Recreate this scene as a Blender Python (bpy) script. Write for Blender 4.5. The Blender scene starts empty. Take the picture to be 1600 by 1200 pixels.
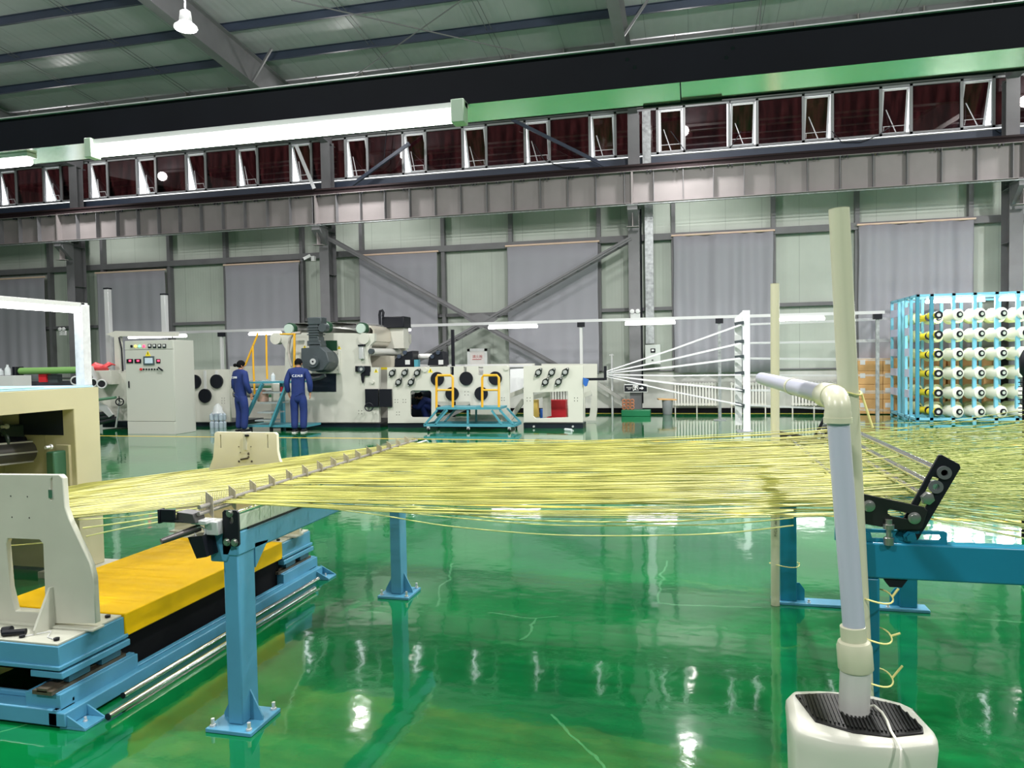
import bpy, math, random
from mathutils import Vector, Matrix
from mathutils.geometry import tessellate_polygon
random.seed(7)
S = bpy.context.scene
COL = S.collection
# ------------------------------------------------------------------ camera
F = 1151.0
def _basis():
    Yc = Vector((279., -45., F)).normalized()
    Xc = Vector((4745., -40., -F))
    Xc = (Xc - Yc * Xc.dot(Yc)).normalized()
    Zc = Xc.cross(Yc)
    if Zc.y > 0: Zc = -Zc
    return Xc, Yc, Zc
XC, YC, ZC = _basis()
EYE = Vector((0, 0, 1.6))
cam_d = bpy.data.cameras.new('camera'); cam = bpy.data.objects.new('camera', cam_d); COL.objects.link(cam)
cam_d.sensor_fit = 'HORIZONTAL'; cam_d.sensor_width = 36.0; cam_d.lens = F / 1600 * 36.0
cam_d.clip_start = 0.05; cam_d.clip_end = 300
# image right / up / back expressed in the hall's axes
r_ = Vector((XC.x, YC.x, ZC.x)); d_ = Vector((XC.y, YC.y, ZC.y)); f_ = Vector((XC.z, YC.z, ZC.z))
cam.matrix_world = Matrix.Translation(EYE) @ Matrix((r_, -d_, -f_)).transposed().to_4x4()
S.camera = cam
def ray(px, py):
    c = Vector((px - 800., py - 600., F))
    return Vector((XC.dot(c), YC.dot(c), ZC.dot(c)))
def at(px, py, x=None, y=None, z=None):
    d = ray(px, py)
    if y is not None: t = y / d.y
    elif z is not None: t = (z - 1.6) / d.z
    else: t = x / d.x
    return EYE + d * t
# ------------------------------------------------------------------ world, exposure
W = bpy.data.worlds.new('sky'); S.world = W; W.use_nodes = True
bg = W.node_tree.nodes['Background']; bg.inputs[0].default_value = (0.93, 0.96, 1.0, 1); bg.inputs[1].default_value = 2.2
S.view_settings.view_transform = 'Standard'; S.view_settings.look = 'None'
S.view_settings.exposure = 0.4; S.view_settings.gamma = 1.0
try: S.view_settings.use_curve_mapping = False
except Exception: pass
def area(name, loc, size, power, color=(1, 1, 1), target=None, shape='DISK', size_y=None, spread=None):
    l = bpy.data.lights.new(name, 'AREA'); l.energy = power; l.color = color; l.shape = shape; l.size = size
    if size_y: l.size_y = size_y
    if spread: l.spread = math.radians(spread)
    o = bpy.data.objects.new(name, l); COL.objects.link(o); o.location = loc
    if target is not None:
        o.rotation_euler = (Vector(target) - Vector(loc)).to_track_quat('-Z', 'Y').to_euler()
    return o
LAMPS = [(-17.6, 11.4), (-8.55, 11.43), (0.5, 11.4), (9.6, 11.4), (-18.6, 18.9), (-9.2, 18.9), (-.15, 18.9), (9.0, 18.9),
         (-8.5, 3.5), (0.5, 3.5), (9.6, 3.5), (-17.6, 3.5), (-4., -4.), (5., -4.)]
LAMP_POWER = 330
def lamp_power(x, y):
    if y > 18: return 95 if x < -12 else (110 if x < -5 else 118)
    if y > 10: return 210 if x < -12 else (310 if x < -5 else (600 if x < 5 else 720))
    return 340
for lx, ly in LAMPS:
    LAMP_Z = 8.1 if ly > 18 else 7.6
    area('bay_light', (lx, ly, LAMP_Z - 0.16), 0.36, lamp_power(lx, ly), (1.0, 0.98, 0.96), spread=118 if ly > 18 else None)
    up = bpy.data.lights.new('bay_uplight', 'POINT'); up.energy = lamp_power(lx, ly) * (.78 if lx < -5 else .85); up.shadow_soft_size = 0.15; up.color = (1.0, 0.96, 0.94)
    uo = bpy.data.objects.new('bay_uplight', up); COL.objects.link(uo); uo.location = (lx, ly, LAMP_Z + 0.32)

LAMP_Z = 7.6
# ------------------------------------------------------------------ materials
MATS = {}
def mat(name, col, rough=0.5, metal=0.0, emit=None, estr=0.0, coat=0.0, noise=0.0, nscale=5.0, bump=0.0, bscale=40.0, spec=0.5, alpha=1.0, trans=0.0, bdist=0.01):
    if name in MATS: return MATS[name]
    m = bpy.data.materials.new(name); m.use_nodes = True; nt = m.node_tree; b = nt.nodes['Principled BSDF']
    b.inputs['Base Color'].default_value = (*col, 1); b.inputs['Roughness'].default_value = rough; b.inputs['Metallic'].default_value = metal
    b.inputs['Specular IOR Level'].default_value = spec; b.inputs['Coat Weight'].default_value = coat; b.inputs['Coat Roughness'].default_value = 0.04
    b.inputs['Alpha'].default_value = alpha; b.inputs['Transmission Weight'].default_value = trans
    if emit: b.inputs['Emission Color'].default_value = (*emit, 1); b.inputs['Emission Strength'].default_value = estr
    if noise > 0 or bump > 0:
        tc = nt.nodes.new('ShaderNodeTexCoord')
    if noise > 0:
        n = nt.nodes.new('ShaderNodeTexNoise'); n.inputs['Scale'].default_value = nscale; n.inputs['Detail'].default_value = 6
        nt.links.new(tc.outputs['Object'], n.inputs['Vector'])
        r = nt.nodes.new('ShaderNodeValToRGB'); r.color_ramp.elements[0].position = 0.3; r.color_ramp.elements[1].position = 0.7
        r.color_ramp.elements[0].color = (*[c * (1 - noise) for c in col], 1); r.color_ramp.elements[1].color = (*[min(1, c * (1 + noise)) for c in col], 1)
        nt.links.new(n.outputs['Fac'], r.inputs[0]); nt.links.new(r.outputs[0], b.inputs['Base Color'])
    if bump > 0:
        n2 = nt.nodes.new('ShaderNodeTexNoise'); n2.inputs['Scale'].default_value = bscale; n2.inputs['Detail'].default_value = 3
        nt.links.new(tc.outputs['Object'], n2.inputs['Vector'])
        bp = nt.nodes.new('ShaderNodeBump'); bp.inputs['Strength'].default_value = bump; bp.inputs['Distance'].default_value = bdist
        nt.links.new(n2.outputs['Fac'], bp.inputs['Height']); nt.links.new(bp.outputs[0], b.inputs['Normal'])
    MATS[name] = m
    return m
def srgb(r, g, b):
    f = lambda c: ((c / 255 + 0.055) / 1.055) ** 2.4 if c > 10 else c / 255 / 12.92
    return (f(r), f(g), f(b))
steel = mat('painted_steel_grey', srgb(104, 104, 107), 0.5, noise=0.12, nscale=2)
steel_dark = mat('painted_steel_navy', srgb(52, 62, 80), 0.5, noise=0.1, nscale=2)
girder_m = mat('girder_paint', srgb(128, 122, 122), 0.5, noise=0.08, nscale=1.5)
cream = mat('cream_enamel', srgb(198, 198, 188), 0.38, noise=0.03, nscale=3)
ivory = mat('ivory_paint', srgb(186, 180, 146), 0.4, noise=0.02)
offwhite = mat('offwhite_plate', srgb(186, 187, 174), 0.45, noise=0.05, nscale=4)
blue = mat('machine_blue', srgb(78, 144, 176), 0.35, noise=0.06, nscale=6)
blue_deep = mat('machine_blue_deep', srgb(24, 122, 152), 0.32, noise=0.05, nscale=6)
teal = mat('platform_teal', srgb(72, 142, 158), 0.4)
yellow = mat('safety_yellow', srgb(240, 192, 0), 0.5, noise=0.03, nscale=3, spec=0.2)
yellow_rail = mat('rail_yellow', srgb(224, 168, 40), 0.4)
black = mat('black_paint', (0.006, 0.007, 0.012), 0.45, spec=0.3)
blackmatte = mat('black_matte', (0.003, 0.003, 0.004), 0.7, spec=0.12)
zinc = mat('zinc_bolt', (0.42, 0.42, 0.40), 0.28, 0.9)
navyblack = mat('plinth_navy', (0.006, 0.010, 0.02), 0.35)
chrome = mat('chrome', (0.75, 0.75, 0.76), 0.12, 1.0)
castiron = mat('grey_casting', srgb(62, 70, 74), 0.45, noise=0.1)
alu = mat('aluminium', (0.66, 0.67, 0.68), 0.35, 0.45)
plate_steel = mat('brushed_plate', srgb(172, 166, 148), 0.4, 0.2)
galv = mat('galvanised', (0.36, 0.38, 0.39), 0.4, 0.5, noise=0.3, nscale=12)
creel_tube = mat('creel_tube_glow', (1, 1, 1), 0.3, emit=(1.0, 1.0, 0.97), estr=16.0)
pvc = mat('pvc_cream', srgb(204, 203, 178), 0.3)
pvc_white = mat('pvc_white', srgb(186, 188, 206), 0.28)
plastic_white = mat('plastic_white', srgb(208, 208, 196), 0.3)
white = mat('white_paint', (0.58, 0.59, 0.59), 0.5)
yarn_m = mat('yarn_yellow', srgb(188, 186, 104), 0.38, noise=0.32, nscale=5)
yarn_f = mat('yarn_fan', srgb(180, 186, 116), 0.38, noise=0.3, nscale=4)
yarn_w = mat('yarn_white', (0.62, 0.63, 0.64), 0.4)
film = mat('roller_chrome', (0.7, 0.7, 0.68), 0.25, 0.8)
greencap = mat('green_cap', srgb(30, 70, 48), 0.4)
tube_m = mat('tube_glow', (1, 1, 1), 0.3, emit=(1.0, 1.0, 0.96), estr=9.0)
tube_near = mat('tube_glow_near', (1, 1, 1), 0.3, emit=(1.0, 1.0, 0.96), estr=12.0)
lamp_m = mat('lamp_glow', (1, 1, 1), 0.3, emit=(1.0, 0.98, 0.93), estr=14.0)
skin_m = mat('skin', srgb(190, 140, 115), 0.55)
hair_m = mat('hair', (0.004, 0.004, 0.005), 0.8, spec=0.1)
blue_cloth = mat('workwear_blue', srgb(16, 40, 102), 0.8, noise=0.15, nscale=8, bump=0.3, bscale=14)
red_m = mat('red_plastic', srgb(200, 40, 50), 0.4)
card = mat('cardboard', srgb(206, 160, 104), 0.7, noise=0.05)
curtain_m = mat('curtain_grey', srgb(150, 150, 158), 0.85)
glow_red = mat('led_red', (0.6, 0.02, 0.05), 0.3, emit=(1, 0.05, 0.12), estr=2.5)
glow_green = mat('led_green', (0.1, 0.6, 0.3), 0.3, emit=(0.2, 1, 0.4), estr=1.6)
glow_yellow = mat('led_yellow', (0.8, 0.6, 0.1), 0.3, emit=(1, 0.75, 0.1), estr=1.6)
screen_m = mat('screen', (0.2, 0.25, 0.27), 0.2, emit=(0.5, 0.62, 0.68), estr=0.5)

def floor_material():
    m = bpy.data.materials.new('green_epoxy'); m.use_nodes = True; nt = m.node_tree; b = nt.nodes['Principled BSDF']
    L = nt.links.new; N = nt.nodes.new
    tc = N('ShaderNodeTexCoord')
    n = N('ShaderNodeTexNoise'); n.inputs['Scale'].default_value = 0.55; n.inputs['Detail'].default_value = 7; n.inputs['Roughness'].default_value = 0.6
    mp = N('ShaderNodeMapping'); mp.inputs['Scale'].default_value = (0.7, 1.6, 1); L(tc.outputs['Object'], mp.inputs[0]); L(mp.outputs[0], n.inputs['Vector'])
    r = N('ShaderNodeValToRGB'); e = r.color_ramp.elements
    e[0].position = 0.3; e[0].color = (*srgb(4, 84, 46), 1); e[1].position = 0.72; e[1].color = (*srgb(8, 122, 60), 1)
    L(n.outputs['Fac'], r.inputs[0])
    # scuffs and hairline cracks
    v = N('ShaderNodeTexVoronoi'); v.feature = 'DISTANCE_TO_EDGE'; v.inputs['Scale'].default_value = 0.42
    wn = N('ShaderNodeTexNoise'); wn.inputs['Scale'].default_value = 2.5; wn.inputs['Detail'].default_value = 5
    L(tc.outputs['Object'], wn.inputs['Vector'])
    mx = N('ShaderNodeMix'); mx.data_type = 'VECTOR'; mx.inputs[0].default_value = 0.16
    L(tc.outputs['Object'], mx.inputs[4]); L(wn.outputs['Color'], mx.inputs[5]); L(mx.outputs[1], v.inputs['Vector'])
    lt = N('ShaderNodeMath'); lt.operation = 'LESS_THAN'; lt.inputs[1].default_value = 0.0022; L(v.outputs['Distance'], lt.inputs[0])
    br = N('ShaderNodeTexNoise'); br.inputs['Scale'].default_value = 1.3; L(tc.outputs['Object'], br.inputs['Vector'])
    gt = N('ShaderNodeMath'); gt.operation = 'GREATER_THAN'; gt.inputs[1].default_value = 0.52; L(br.outputs['Fac'], gt.inputs[0])
    mu = N('ShaderNodeMath'); mu.operation = 'MULTIPLY'; L(lt.outputs[0], mu.inputs[0]); L(gt.outputs[0], mu.inputs[1])
    mu2 = N('ShaderNodeMath'); mu2.operation = 'MULTIPLY'; mu2.inputs[1].default_value = 0.45; L(mu.outputs[0], mu2.inputs[0])
    cm = N('ShaderNodeMix'); cm.data_type = 'RGBA'; L(mu2.outputs[0], cm.inputs[0]); L(r.outputs[0], cm.inputs[6]); cm.inputs[7].default_value = (*srgb(90, 160, 112), 1)
    L(cm.outputs[2], b.inputs['Base Color'])
    b.inputs['Roughness'].default_value = 0.07; b.inputs['IOR'].default_value = 1.55
    b.inputs['Coat Weight'].default_value = 0.6; b.inputs['Coat Roughness'].default_value = 0.03
    n2 = N('ShaderNodeTexNoise'); n2.inputs['Scale'].default_value = 4.5; n2.inputs['Detail'].default_value = 2; L(tc.outputs['Object'], n2.inputs['Vector'])
    n3 = N('ShaderNodeTexNoise'); n3.inputs['Scale'].default_value = 60; n3.inputs['Detail'].default_value = 2; L(tc.outputs['Object'], n3.inputs['Vector'])
    ad = N('ShaderNodeMath'); ad.operation = 'MULTIPLY_ADD'; ad.inputs[1].default_value = 0.04; L(n3.outputs['Fac'], ad.inputs[0]); L(n2.outputs['Fac'], ad.inputs[2])
    bp = N('ShaderNodeBump'); bp.inputs['Strength'].default_value = 0.15; bp.inputs['Distance'].default_value = 0.012
    L(ad.outputs[0], bp.inputs['Height']); L(bp.outputs[0], b.inputs['Normal']); L(bp.outputs[0], b.inputs['Coat Normal'])
    return m
floor_m = floor_material()

def ribbed(name, col, axis=0, pitch=1.0, fine=0.1, rough=0.5, seam_dark=0.6, bumpd=0.01):
    """sheet metal panel: seams every <pitch>, shallow ribs every <fine> along one axis"""
    m = bpy.data.materials.new(name); m.use_nodes = True; nt = m.node_tree; b = nt.nodes['Principled BSDF']; L = nt.links.new; N = nt.nodes.new
    tc = N('ShaderNodeTexCoord'); sp = N('ShaderNodeSeparateXYZ'); L(tc.outputs['Object'], sp.inputs[0])
    def frac(p):
        d = N('ShaderNodeMath'); d.operation = 'DIVIDE'; d.inputs[1].default_value = p; L(sp.outputs[axis], d.inputs[0])
        q = N('ShaderNodeMath'); q.operation = 'FRACT'; L(d.outputs[0], q.inputs[0]); return q
    s = frac(pitch); lt = N('ShaderNodeMath'); lt.operation = 'LESS_THAN'; lt.inputs[1].default_value = 0.014 / pitch; L(s.outputs[0], lt.inputs[0])
    nz = N('ShaderNodeTexNoise'); nz.inputs['Scale'].default_value = 0.8; nz.inputs['Detail'].default_value = 4; L(tc.outputs['Object'], nz.inputs['Vector'])
    r = N('ShaderNodeValToRGB'); r.color_ramp.elements[0].position = 0.3; r.color_ramp.elements[1].position = 0.7
    r.color_ramp.elements[0].color = (*[c * 0.9 for c in col], 1); r.color_ramp.elements[1].color = (*[min(1, c * 1.06) for c in col], 1); L(nz.outputs['Fac'], r.inputs[0])
    cm = N('ShaderNodeMix'); cm.data_type = 'RGBA'; L(lt.outputs[0], cm.inputs[0]); L(r.outputs[0], cm.inputs[6]); cm.inputs[7].default_value = (*[c * seam_dark for c in col], 1)
    L(cm.outputs[2], b.inputs['Base Color']); b.inputs['Roughness'].default_value = rough; b.inputs['Specular IOR Level'].default_value = 0.35
    fr = frac(fine); pp = N('ShaderNodeMath'); pp.operation = 'PINGPONG'; pp.inputs[1].default_value = 0.5; L(fr.outputs[0], pp.inputs[0])
    bp = N('ShaderNodeBump'); bp.inputs['Strength'].default_value = 0.5; bp.inputs['Distance'].default_value = bumpd; L(pp.outputs[0], bp.inputs['Height']); L(bp.outputs[0], b.inputs['Normal'])
    return m
panel_m = ribbed('sandwich_panel', srgb(174, 182, 173), 0, 0.95, 0.095, 0.45, 0.7, 0.004)
roof_m = ribbed('roof_sheet', srgb(168, 168, 172), 0, 1.0, 0.2, 0.38, 0.6, 0.012)
masonry = mat('white_masonry', srgb(196, 198, 193), 0.7, noise=0.05)
def glass_material(refl=0.1):
    m = bpy.data.materials.new('brown_tinted_glass'); m.use_nodes = True; nt = m.node_tree; L = nt.links.new; N = nt.nodes.new
    for n in list(nt.nodes): nt.nodes.remove(n)
    out = N('ShaderNodeOutputMaterial'); tr = N('ShaderNodeBsdfTransparent'); gl = N('ShaderNodeBsdfGlossy'); gl.inputs['Roughness'].default_value = 0.03
    gl.inputs['Color'].default_value = (0.9, 0.85, 0.85, 1)
    tc = N('ShaderNodeTexCoord'); mp = N('ShaderNodeMapping'); mp.inputs['Scale'].default_value = (3.5, 1, 0.7); L(tc.outputs['Object'], mp.inputs[0])
    nz = N('ShaderNodeTexNoise'); nz.inputs['Scale'].default_value = 1.8; nz.inputs['Detail'].default_value = 5; L(mp.outputs[0], nz.inputs['Vector'])
    r = N('ShaderNodeValToRGB'); r.color_ramp.elements[0].position = 0.3; r.color_ramp.elements[1].position = 0.75
    r.color_ramp.elements[0].color = (0.050, 0.024, 0.026, 1); r.color_ramp.elements[1].color = (0.14, 0.068, 0.068, 1)
    L(nz.outputs['Fac'], r.inputs[0]); L(r.outputs[0], tr.inputs['Color'])
    mx = N('ShaderNodeMixShader'); mx.inputs[0].default_value = refl; L(tr.outputs[0], mx.inputs[1]); L(gl.outputs[0], mx.inputs[2]); L(mx.outputs[0], out.inputs[0])
    return m
glass_m = glass_material(); sash_glass = glass_material(0.03)

# ------------------------------------------------------------------ mesh builder
ORIG = {}
class MB:
    def __init__(s): s.v = []; s.f = []
    def add(s, vs, fs):
        o = len(s.v); s.v += [Vector(v) for v in vs]; s.f += [tuple(i + o for i in f) for f in fs]; return s
    def box(s, x0, x1, y0, y1, z0, z1):
        if x0 > x1: x0, x1 = x1, x0
        if y0 > y1: y0, y1 = y1, y0
        if z0 > z1: z0, z1 = z1, z0
        return s.add([(x0, y0, z0), (x1, y0, z0), (x1, y1, z0), (x0, y1, z0), (x0, y0, z1), (x1, y0, z1), (x1, y1, z1), (x0, y1, z1)],
                     [(3, 2, 1, 0), (4, 5, 6, 7), (0, 1, 5, 4), (1, 2, 6, 5), (2, 3, 7, 6), (3, 0, 4, 7)])
    def bar(s, p, q, w, h, up=(0, 0, 1)):
        p = Vector(p); q = Vector(q); d = (q - p).normalized(); u = Vector(up)
        if abs(d.dot(u)) > 0.99: u = Vector((0, 1, 0))
        a = d.cross(u).normalized(); b = a.cross(d).normalized()
        c = []
        for e in (p, q):
            for i, j in ((-1, -1), (1, -1), (1, 1), (-1, 1)): c.append(e + a * (w / 2 * i) + b * (h / 2 * j))
        return s.add(c, [(0, 1, 2, 3), (7, 6, 5, 4), (4, 5, 1, 0), (5, 6, 2, 1), (6, 7, 3, 2), (7, 4, 0, 3)])
    def tube(s, pts, r, seg=10, cap=True):
        pts = [Vector(p) for p in pts]; n = len(pts); rs = r if isinstance(r, (list, tuple)) else [r] * n
        t0 = (pts[1] - pts[0]).normalized(); u = t0.orthogonal().normalized(); rings = []; o = len(s.v)
        for i, p in enumerate(pts):
            t = (pts[min(i + 1, n - 1)] - pts[max(i - 1, 0)]).normalized()
            u = (u - t * u.dot(t)).normalized(); w = t.cross(u)
            s.v += [p + (u * math.cos(2 * math.pi * k / seg) + w * math.sin(2 * math.pi * k / seg)) * rs[i] for k in range(seg)]
        for i in range(n - 1):
            for k in range(seg):
                a = o + i * seg + k; b = o + i * seg + (k + 1) % seg
                s.f.append((a, b, b + seg, a + seg))
        if cap:
            s.f.append(tuple(o + k for k in reversed(range(seg)))); s.f.append(tuple(o + (n - 1) * seg + k for k in range(seg)))
        return s
    def cyl(s, p, q, r, seg=20, r2=None): return s.tube([p, q], [r, r if r2 is None else r2], seg)
    def ring(s, c, axis, ro, ri, t, seg=28):
        c = Vector(c); a = Vector(axis).normalized(); u = a.orthogonal().normalized(); w = a.cross(u); o = len(s.v)
        for k in range(seg):
            d = u * math.cos(2 * math.pi * k / seg) + w * math.sin(2 * math.pi * k / seg)
            s.v += [c + d * ro - a * t / 2, c + d * ro + a * t / 2, c + d * ri + a * t / 2, c + d * ri - a * t / 2]
        for k in range(seg):
            for j in range(4):
                A = o + k * 4 + j; B = o + k * 4 + (j + 1) % 4; C = o + ((k + 1) % seg) * 4 + (j + 1) % 4; D = o + ((k + 1) % seg) * 4 + j
                s.f.append((A, D, C, B))
        return s
    def torus(s, c, axis, R, r, seg=28, sub=8):
        c = Vector(c); a = Vector(axis).normalized(); u = a.orthogonal().normalized(); w = a.cross(u); o = len(s.v)
        for k in range(seg):
            d = u * math.cos(2 * math.pi * k / seg) + w * math.sin(2 * math.pi * k / seg)
            for j in range(sub):
                q = 2 * math.pi * j / sub; s.v.append(c + d * (R + r * math.cos(q)) + a * r * math.sin(q))
        for k in range(seg):
            for j in range(sub):
                A = o + k * sub + j; B = o + k * sub + (j + 1) % sub; k2 = (k + 1) % seg
                s.f.append((A, o + k2 * sub + j, o + k2 * sub + (j + 1) % sub, B))
        return s
    def lathe(s, prof, c, axis=(0, 0, 1), seg=24):
        c = Vector(c); a = Vector(axis).normalized(); u = a.orthogonal().normalized(); w = a.cross(u); o = len(s.v); n = len(prof)
        for r, h in prof:
            for k in range(seg):
                s.v.append(c + a * h + (u * math.cos(2 * math.pi * k / seg) + w * math.sin(2 * math.pi * k / seg)) * max(r, 1e-4))
        for i in range(n - 1):
            for k in range(seg):
                A = o + i * seg + k; B = o + i * seg + (k + 1) % seg; s.f.append((A, B, B + seg, A + seg))
        s.f.append(tuple(o + k for k in reversed(range(seg)))); s.f.append(tuple(o + (n - 1) * seg + k for k in range(seg)))
        return s
    def prism(s, loop, vec, holes=()):
        """loop and holes: lists of 3D points in one plane; extruded by vec"""
        loops = [[Vector(p) for p in loop]] + [[Vector(p) for p in h] for h in holes]; vec = Vector(vec)
        tris = tessellate_polygon(loops); flat = [p for l in loops for p in l]; n = len(flat); o = len(s.v)
        s.v += flat + [p + vec for p in flat]
        for t in tris:
            a, b, c = t
            nn = (flat[b] - flat[a]).cross(flat[c] - flat[a])
            if nn.dot(vec) > 0: a, b, c = c, b, a
            s.f.append((o + a, o + b, o + c)); s.f.append((o + n + c, o + n + b, o + n + a))
        k0 = 0
        for l in loops:
            m = len(l)
            for i in range(m):
                a = k0 + i; b = k0 + (i + 1) % m; s.f.append((o + a, o + b, o + n + b, o + n + a))
            k0 += m
        return s
    def build(s, name, m, parent=None, smooth=35, bevel=0.0, loc=None, fix=True, **tags):
        me = bpy.data.meshes.new(name)
        if parent is not None: L0 = ORIG[parent.name]
        elif loc is not None: L0 = Vector(loc)
        else:
            xs = [v.x for v in s.v]; ys = [v.y for v in s.v]; zs = [v.z for v in s.v]
            L0 = Vector(((min(xs) + max(xs)) / 2, (min(ys) + max(ys)) / 2, min(zs)))
        me.from_pydata([v - L0 for v in s.v], [], s.f)
        if fix:
            import bmesh
            bm = bmesh.new(); bm.from_mesh(me); bmesh.ops.recalc_face_normals(bm, faces=bm.faces); bm.to_mesh(me); bm.free()
        me.materials.append(m)
        if smooth:
            me.polygons.foreach_set('use_smooth', [True] * len(me.polygons)); me.set_sharp_from_angle(angle=math.radians(smooth))
        o = bpy.data.objects.new(name, me); COL.objects.link(o)
        if parent is not None: o.parent = parent
        else: o.location = L0
        ORIG[o.name] = L0
        if bevel:
            b = o.modifiers.new('edge', 'BEVEL'); b.width = bevel; b.segments = 2; b.limit_method = 'ANGLE'; b.angle_limit = math.radians(40)
        return tag(o, **tags)
def tag(o, label=None, cat=None, group=None, kind=None):
    if label: o['label'] = label
    if cat: o['category'] = cat
    if group: o['group'] = group
    if kind: o['kind'] = kind
    return o
def empty(name, loc, label, cat, group=None):
    o = bpy.data.objects.new(name, None); o.empty_display_size = 0.1; COL.objects.link(o); o.location = loc
    ORIG[o.name] = Vector(loc); return tag(o, label, cat, group)
def dup(root, off, label=None, group=None):
    def cp(o, par):
        c = o.copy(); COL.objects.link(c); c.parent = par
        for k in [k for k in bpy.data.objects if k.parent == o]: cp(k, c)
        return c
    kids = [k for k in root.children]
    r = root.copy(); COL.objects.link(r); r.location = Vector(root.location) + Vector(off)
    ORIG[r.name] = ORIG[root.name] + Vector(off)
    for k in kids:
        c = k.copy(); COL.objects.link(c); c.parent = r; ORIG[c.name] = ORIG[r.name]
        for g in k.children:
            d = g.copy(); COL.objects.link(d); d.parent = c; ORIG[d.name] = ORIG[r.name]
    if label: r['label'] = label
    if group: r['group'] = group
    return r
def pts(pl, y): return [at(px, py, y=y) for px, py in pl]
def circ(px, py, rpx, y, n=20):
    c = at(px, py, y=y); R = (at(px + rpx, py, y=y) - c).length
    return [c + Vector((R * math.cos(2 * math.pi * k / n), 0, R * math.sin(2 * math.pi * k / n))) for k in range(n)]
def pxbox(mb, p0, p1, y0, y1):
    """box whose front face, at depth y0, fills the pixel rectangle p0-p1"""
    a = at(p0[0], p0[1], y=y0); b = at(p1[0], p1[1], y=y0)
    return mb.box(a.x, b.x, y0, y1, b.z, a.z)
def text(name, body, size, loc, rot, m, parent=None, extrude=0.002, align='CENTER', **tags):
    c = bpy.data.curves.new(name, 'FONT'); c.body = body; c.size = size; c.extrude = extrude; c.align_x = align; c.align_y = 'CENTER'
    t = bpy.data.objects.new(name, c); COL.objects.link(t)
    bpy.context.view_layer.update()
    me = bpy.data.meshes.new_from_object(t.evaluated_get(bpy.context.evaluated_depsgraph_get())); bpy.data.objects.remove(t); bpy.data.curves.remove(c)
    me.materials.clear(); me.materials.append(m); me.name = name
    o = bpy.data.objects.new(name, me); COL.objects.link(o)
    L0 = ORIG[parent.name] if parent is not None else Vector((0, 0, 0))
    if parent is not None: o.parent = parent
    o.location = Vector(loc) - L0; o.rotation_euler = rot; ORIG[o.name] = Vector(loc)
    return tag(o, **tags)
FRONT = (math.pi / 2, 0, 0)
# ================================================================== the hall
WY = 21.1                                 # inner face of the far wall
X0, X1, YB = -34.0, 16.0, -9.0
def zb(y): return 8.55 + 0.1 * (16.6 - y)  # underside of the rafters
ROOF_TOP = lambda y: zb(y) + 0.95
MB().box(X0, X1, YB, WY + 0.2, -0.2, 0).build('floor', floor_m, loc=(0, 0, 0), smooth=0, kind='structure')
# painted floor lines
line_y = mat('line_paint', srgb(226, 190, 70), 0.35)
for k, (y, w) in enumerate(((7.72, 0.075), (13.98, 0.075), (20.75, 0.07))):
    tag(MB().box(X0, X1, y - w / 2, y + w / 2, 0.0, 0.002).build('trim_%d' % (k + 1), line_y, smooth=0), kind='structure')
# far wall: masonry, sandwich panels, strip above the window band
MB().box(X0, X1, WY, WY + 0.25, 0.12, 1.18).build('wall_far', masonry, smooth=0, kind='structure')
MB().box(X0, X1, WY + 0.04, WY + 0.16, 1.18, 7.18).build('wall_far', panel_m, smooth=0, loc=(0, WY, 1), kind='structure')
MB().box(X0, X1, WY + 0.04, WY + 0.16, 8.52, 9.4).build('wall_far', panel_m, smooth=0, loc=(0.4, WY, 8), kind='structure')
MB().box(X0, X1, WY - 0.03, WY + 0.2, 0, 0.13).build('baseboard_far', blackmatte, smooth=0, kind='structure')
dull = mat('dull_wall', (0.10, 0.115, 0.125), 0.8)
MB().box(X0 - 0.2, X0, YB, WY, 0, 12).build('wall_left', dull, smooth=0, kind='structure')
MB().box(X1, X1 + 0.2, YB, WY + .2, 0, 12).build('wall_right', dull, smooth=0, kind='structure')
MB().box(X0, X1, YB - 0.2, YB, 0, 12).build('wall_near', dull, smooth=0, kind='structure')
# roof sheets
a, b = ROOF_TOP(WY + 0.4), ROOF_TOP(YB)
MB().add([(X0, WY + .4, a), (X1, WY + .4, a), (X1, YB, b), (X0, YB, b), (X0, WY + .4, a + .1), (X1, WY + .4, a + .1), (X1, YB, b + .1), (X0, YB, b + .1)],
         [(0, 1, 2, 3), (7, 6, 5, 4), (0, 4, 5, 1), (1, 5, 6, 2), (2, 6, 7, 3), (3, 7, 4, 0)]).build('ceiling', roof_m, smooth=0, loc=(0, 10, 10), kind='structure')
# purlins: cold-formed C sections running along the hall
def hsec(mb, p, q, w, h, tf=0.012, tw=0.008):
    """I section from p to q, flanges horizontal"""
    p = Vector(p); q = Vector(q); up = Vector((0, 0, 1)); d = (q - p).normalized(); a = d.cross(up).normalized(); u = a.cross(d)
    mb.bar(p + u * (h / 2 - tf / 2), q + u * (h / 2 - tf / 2), w, tf); mb.bar(p - u * (h / 2 - tf / 2), q - u * (h / 2 - tf / 2), w, tf)
    mb.bar(p, q, tw, h - 2 * tf); return mb
for y in (15.62, 17.05, 14.2, 12.8, 11.4, 10.0):
    z = zb(y) + 0.75
    MB().box(X0, X1, y - 0.004, y + 0.004, z, z + 0.2).box(X0, X1, y - 0.06, y + 0.004, z, z + 0.008).box(X0, X1, y - 0.06, y + 0.004, z + 0.192, z + 0.2).build('roof_purlin', steel_dark, kind='structure', smooth=0)
tb = MB(); y = 18.45; z = zb(y) + 0.34
tb.box(X0, X1, y - 0.006, y + 0.006, z, z + 0.58).box(X0, X1, y - 0.11, y + 0.11, z - 0.012, z)
tb.build('roof_tie_beam', steel, kind='structure', smooth=0)
tb = MB(); x = -30.
while x < X1:
    tb.box(x - 0.012, x + 0.012, y - 0.11, y - 0.006, z, z + 0.56); x += 1.35
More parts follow.
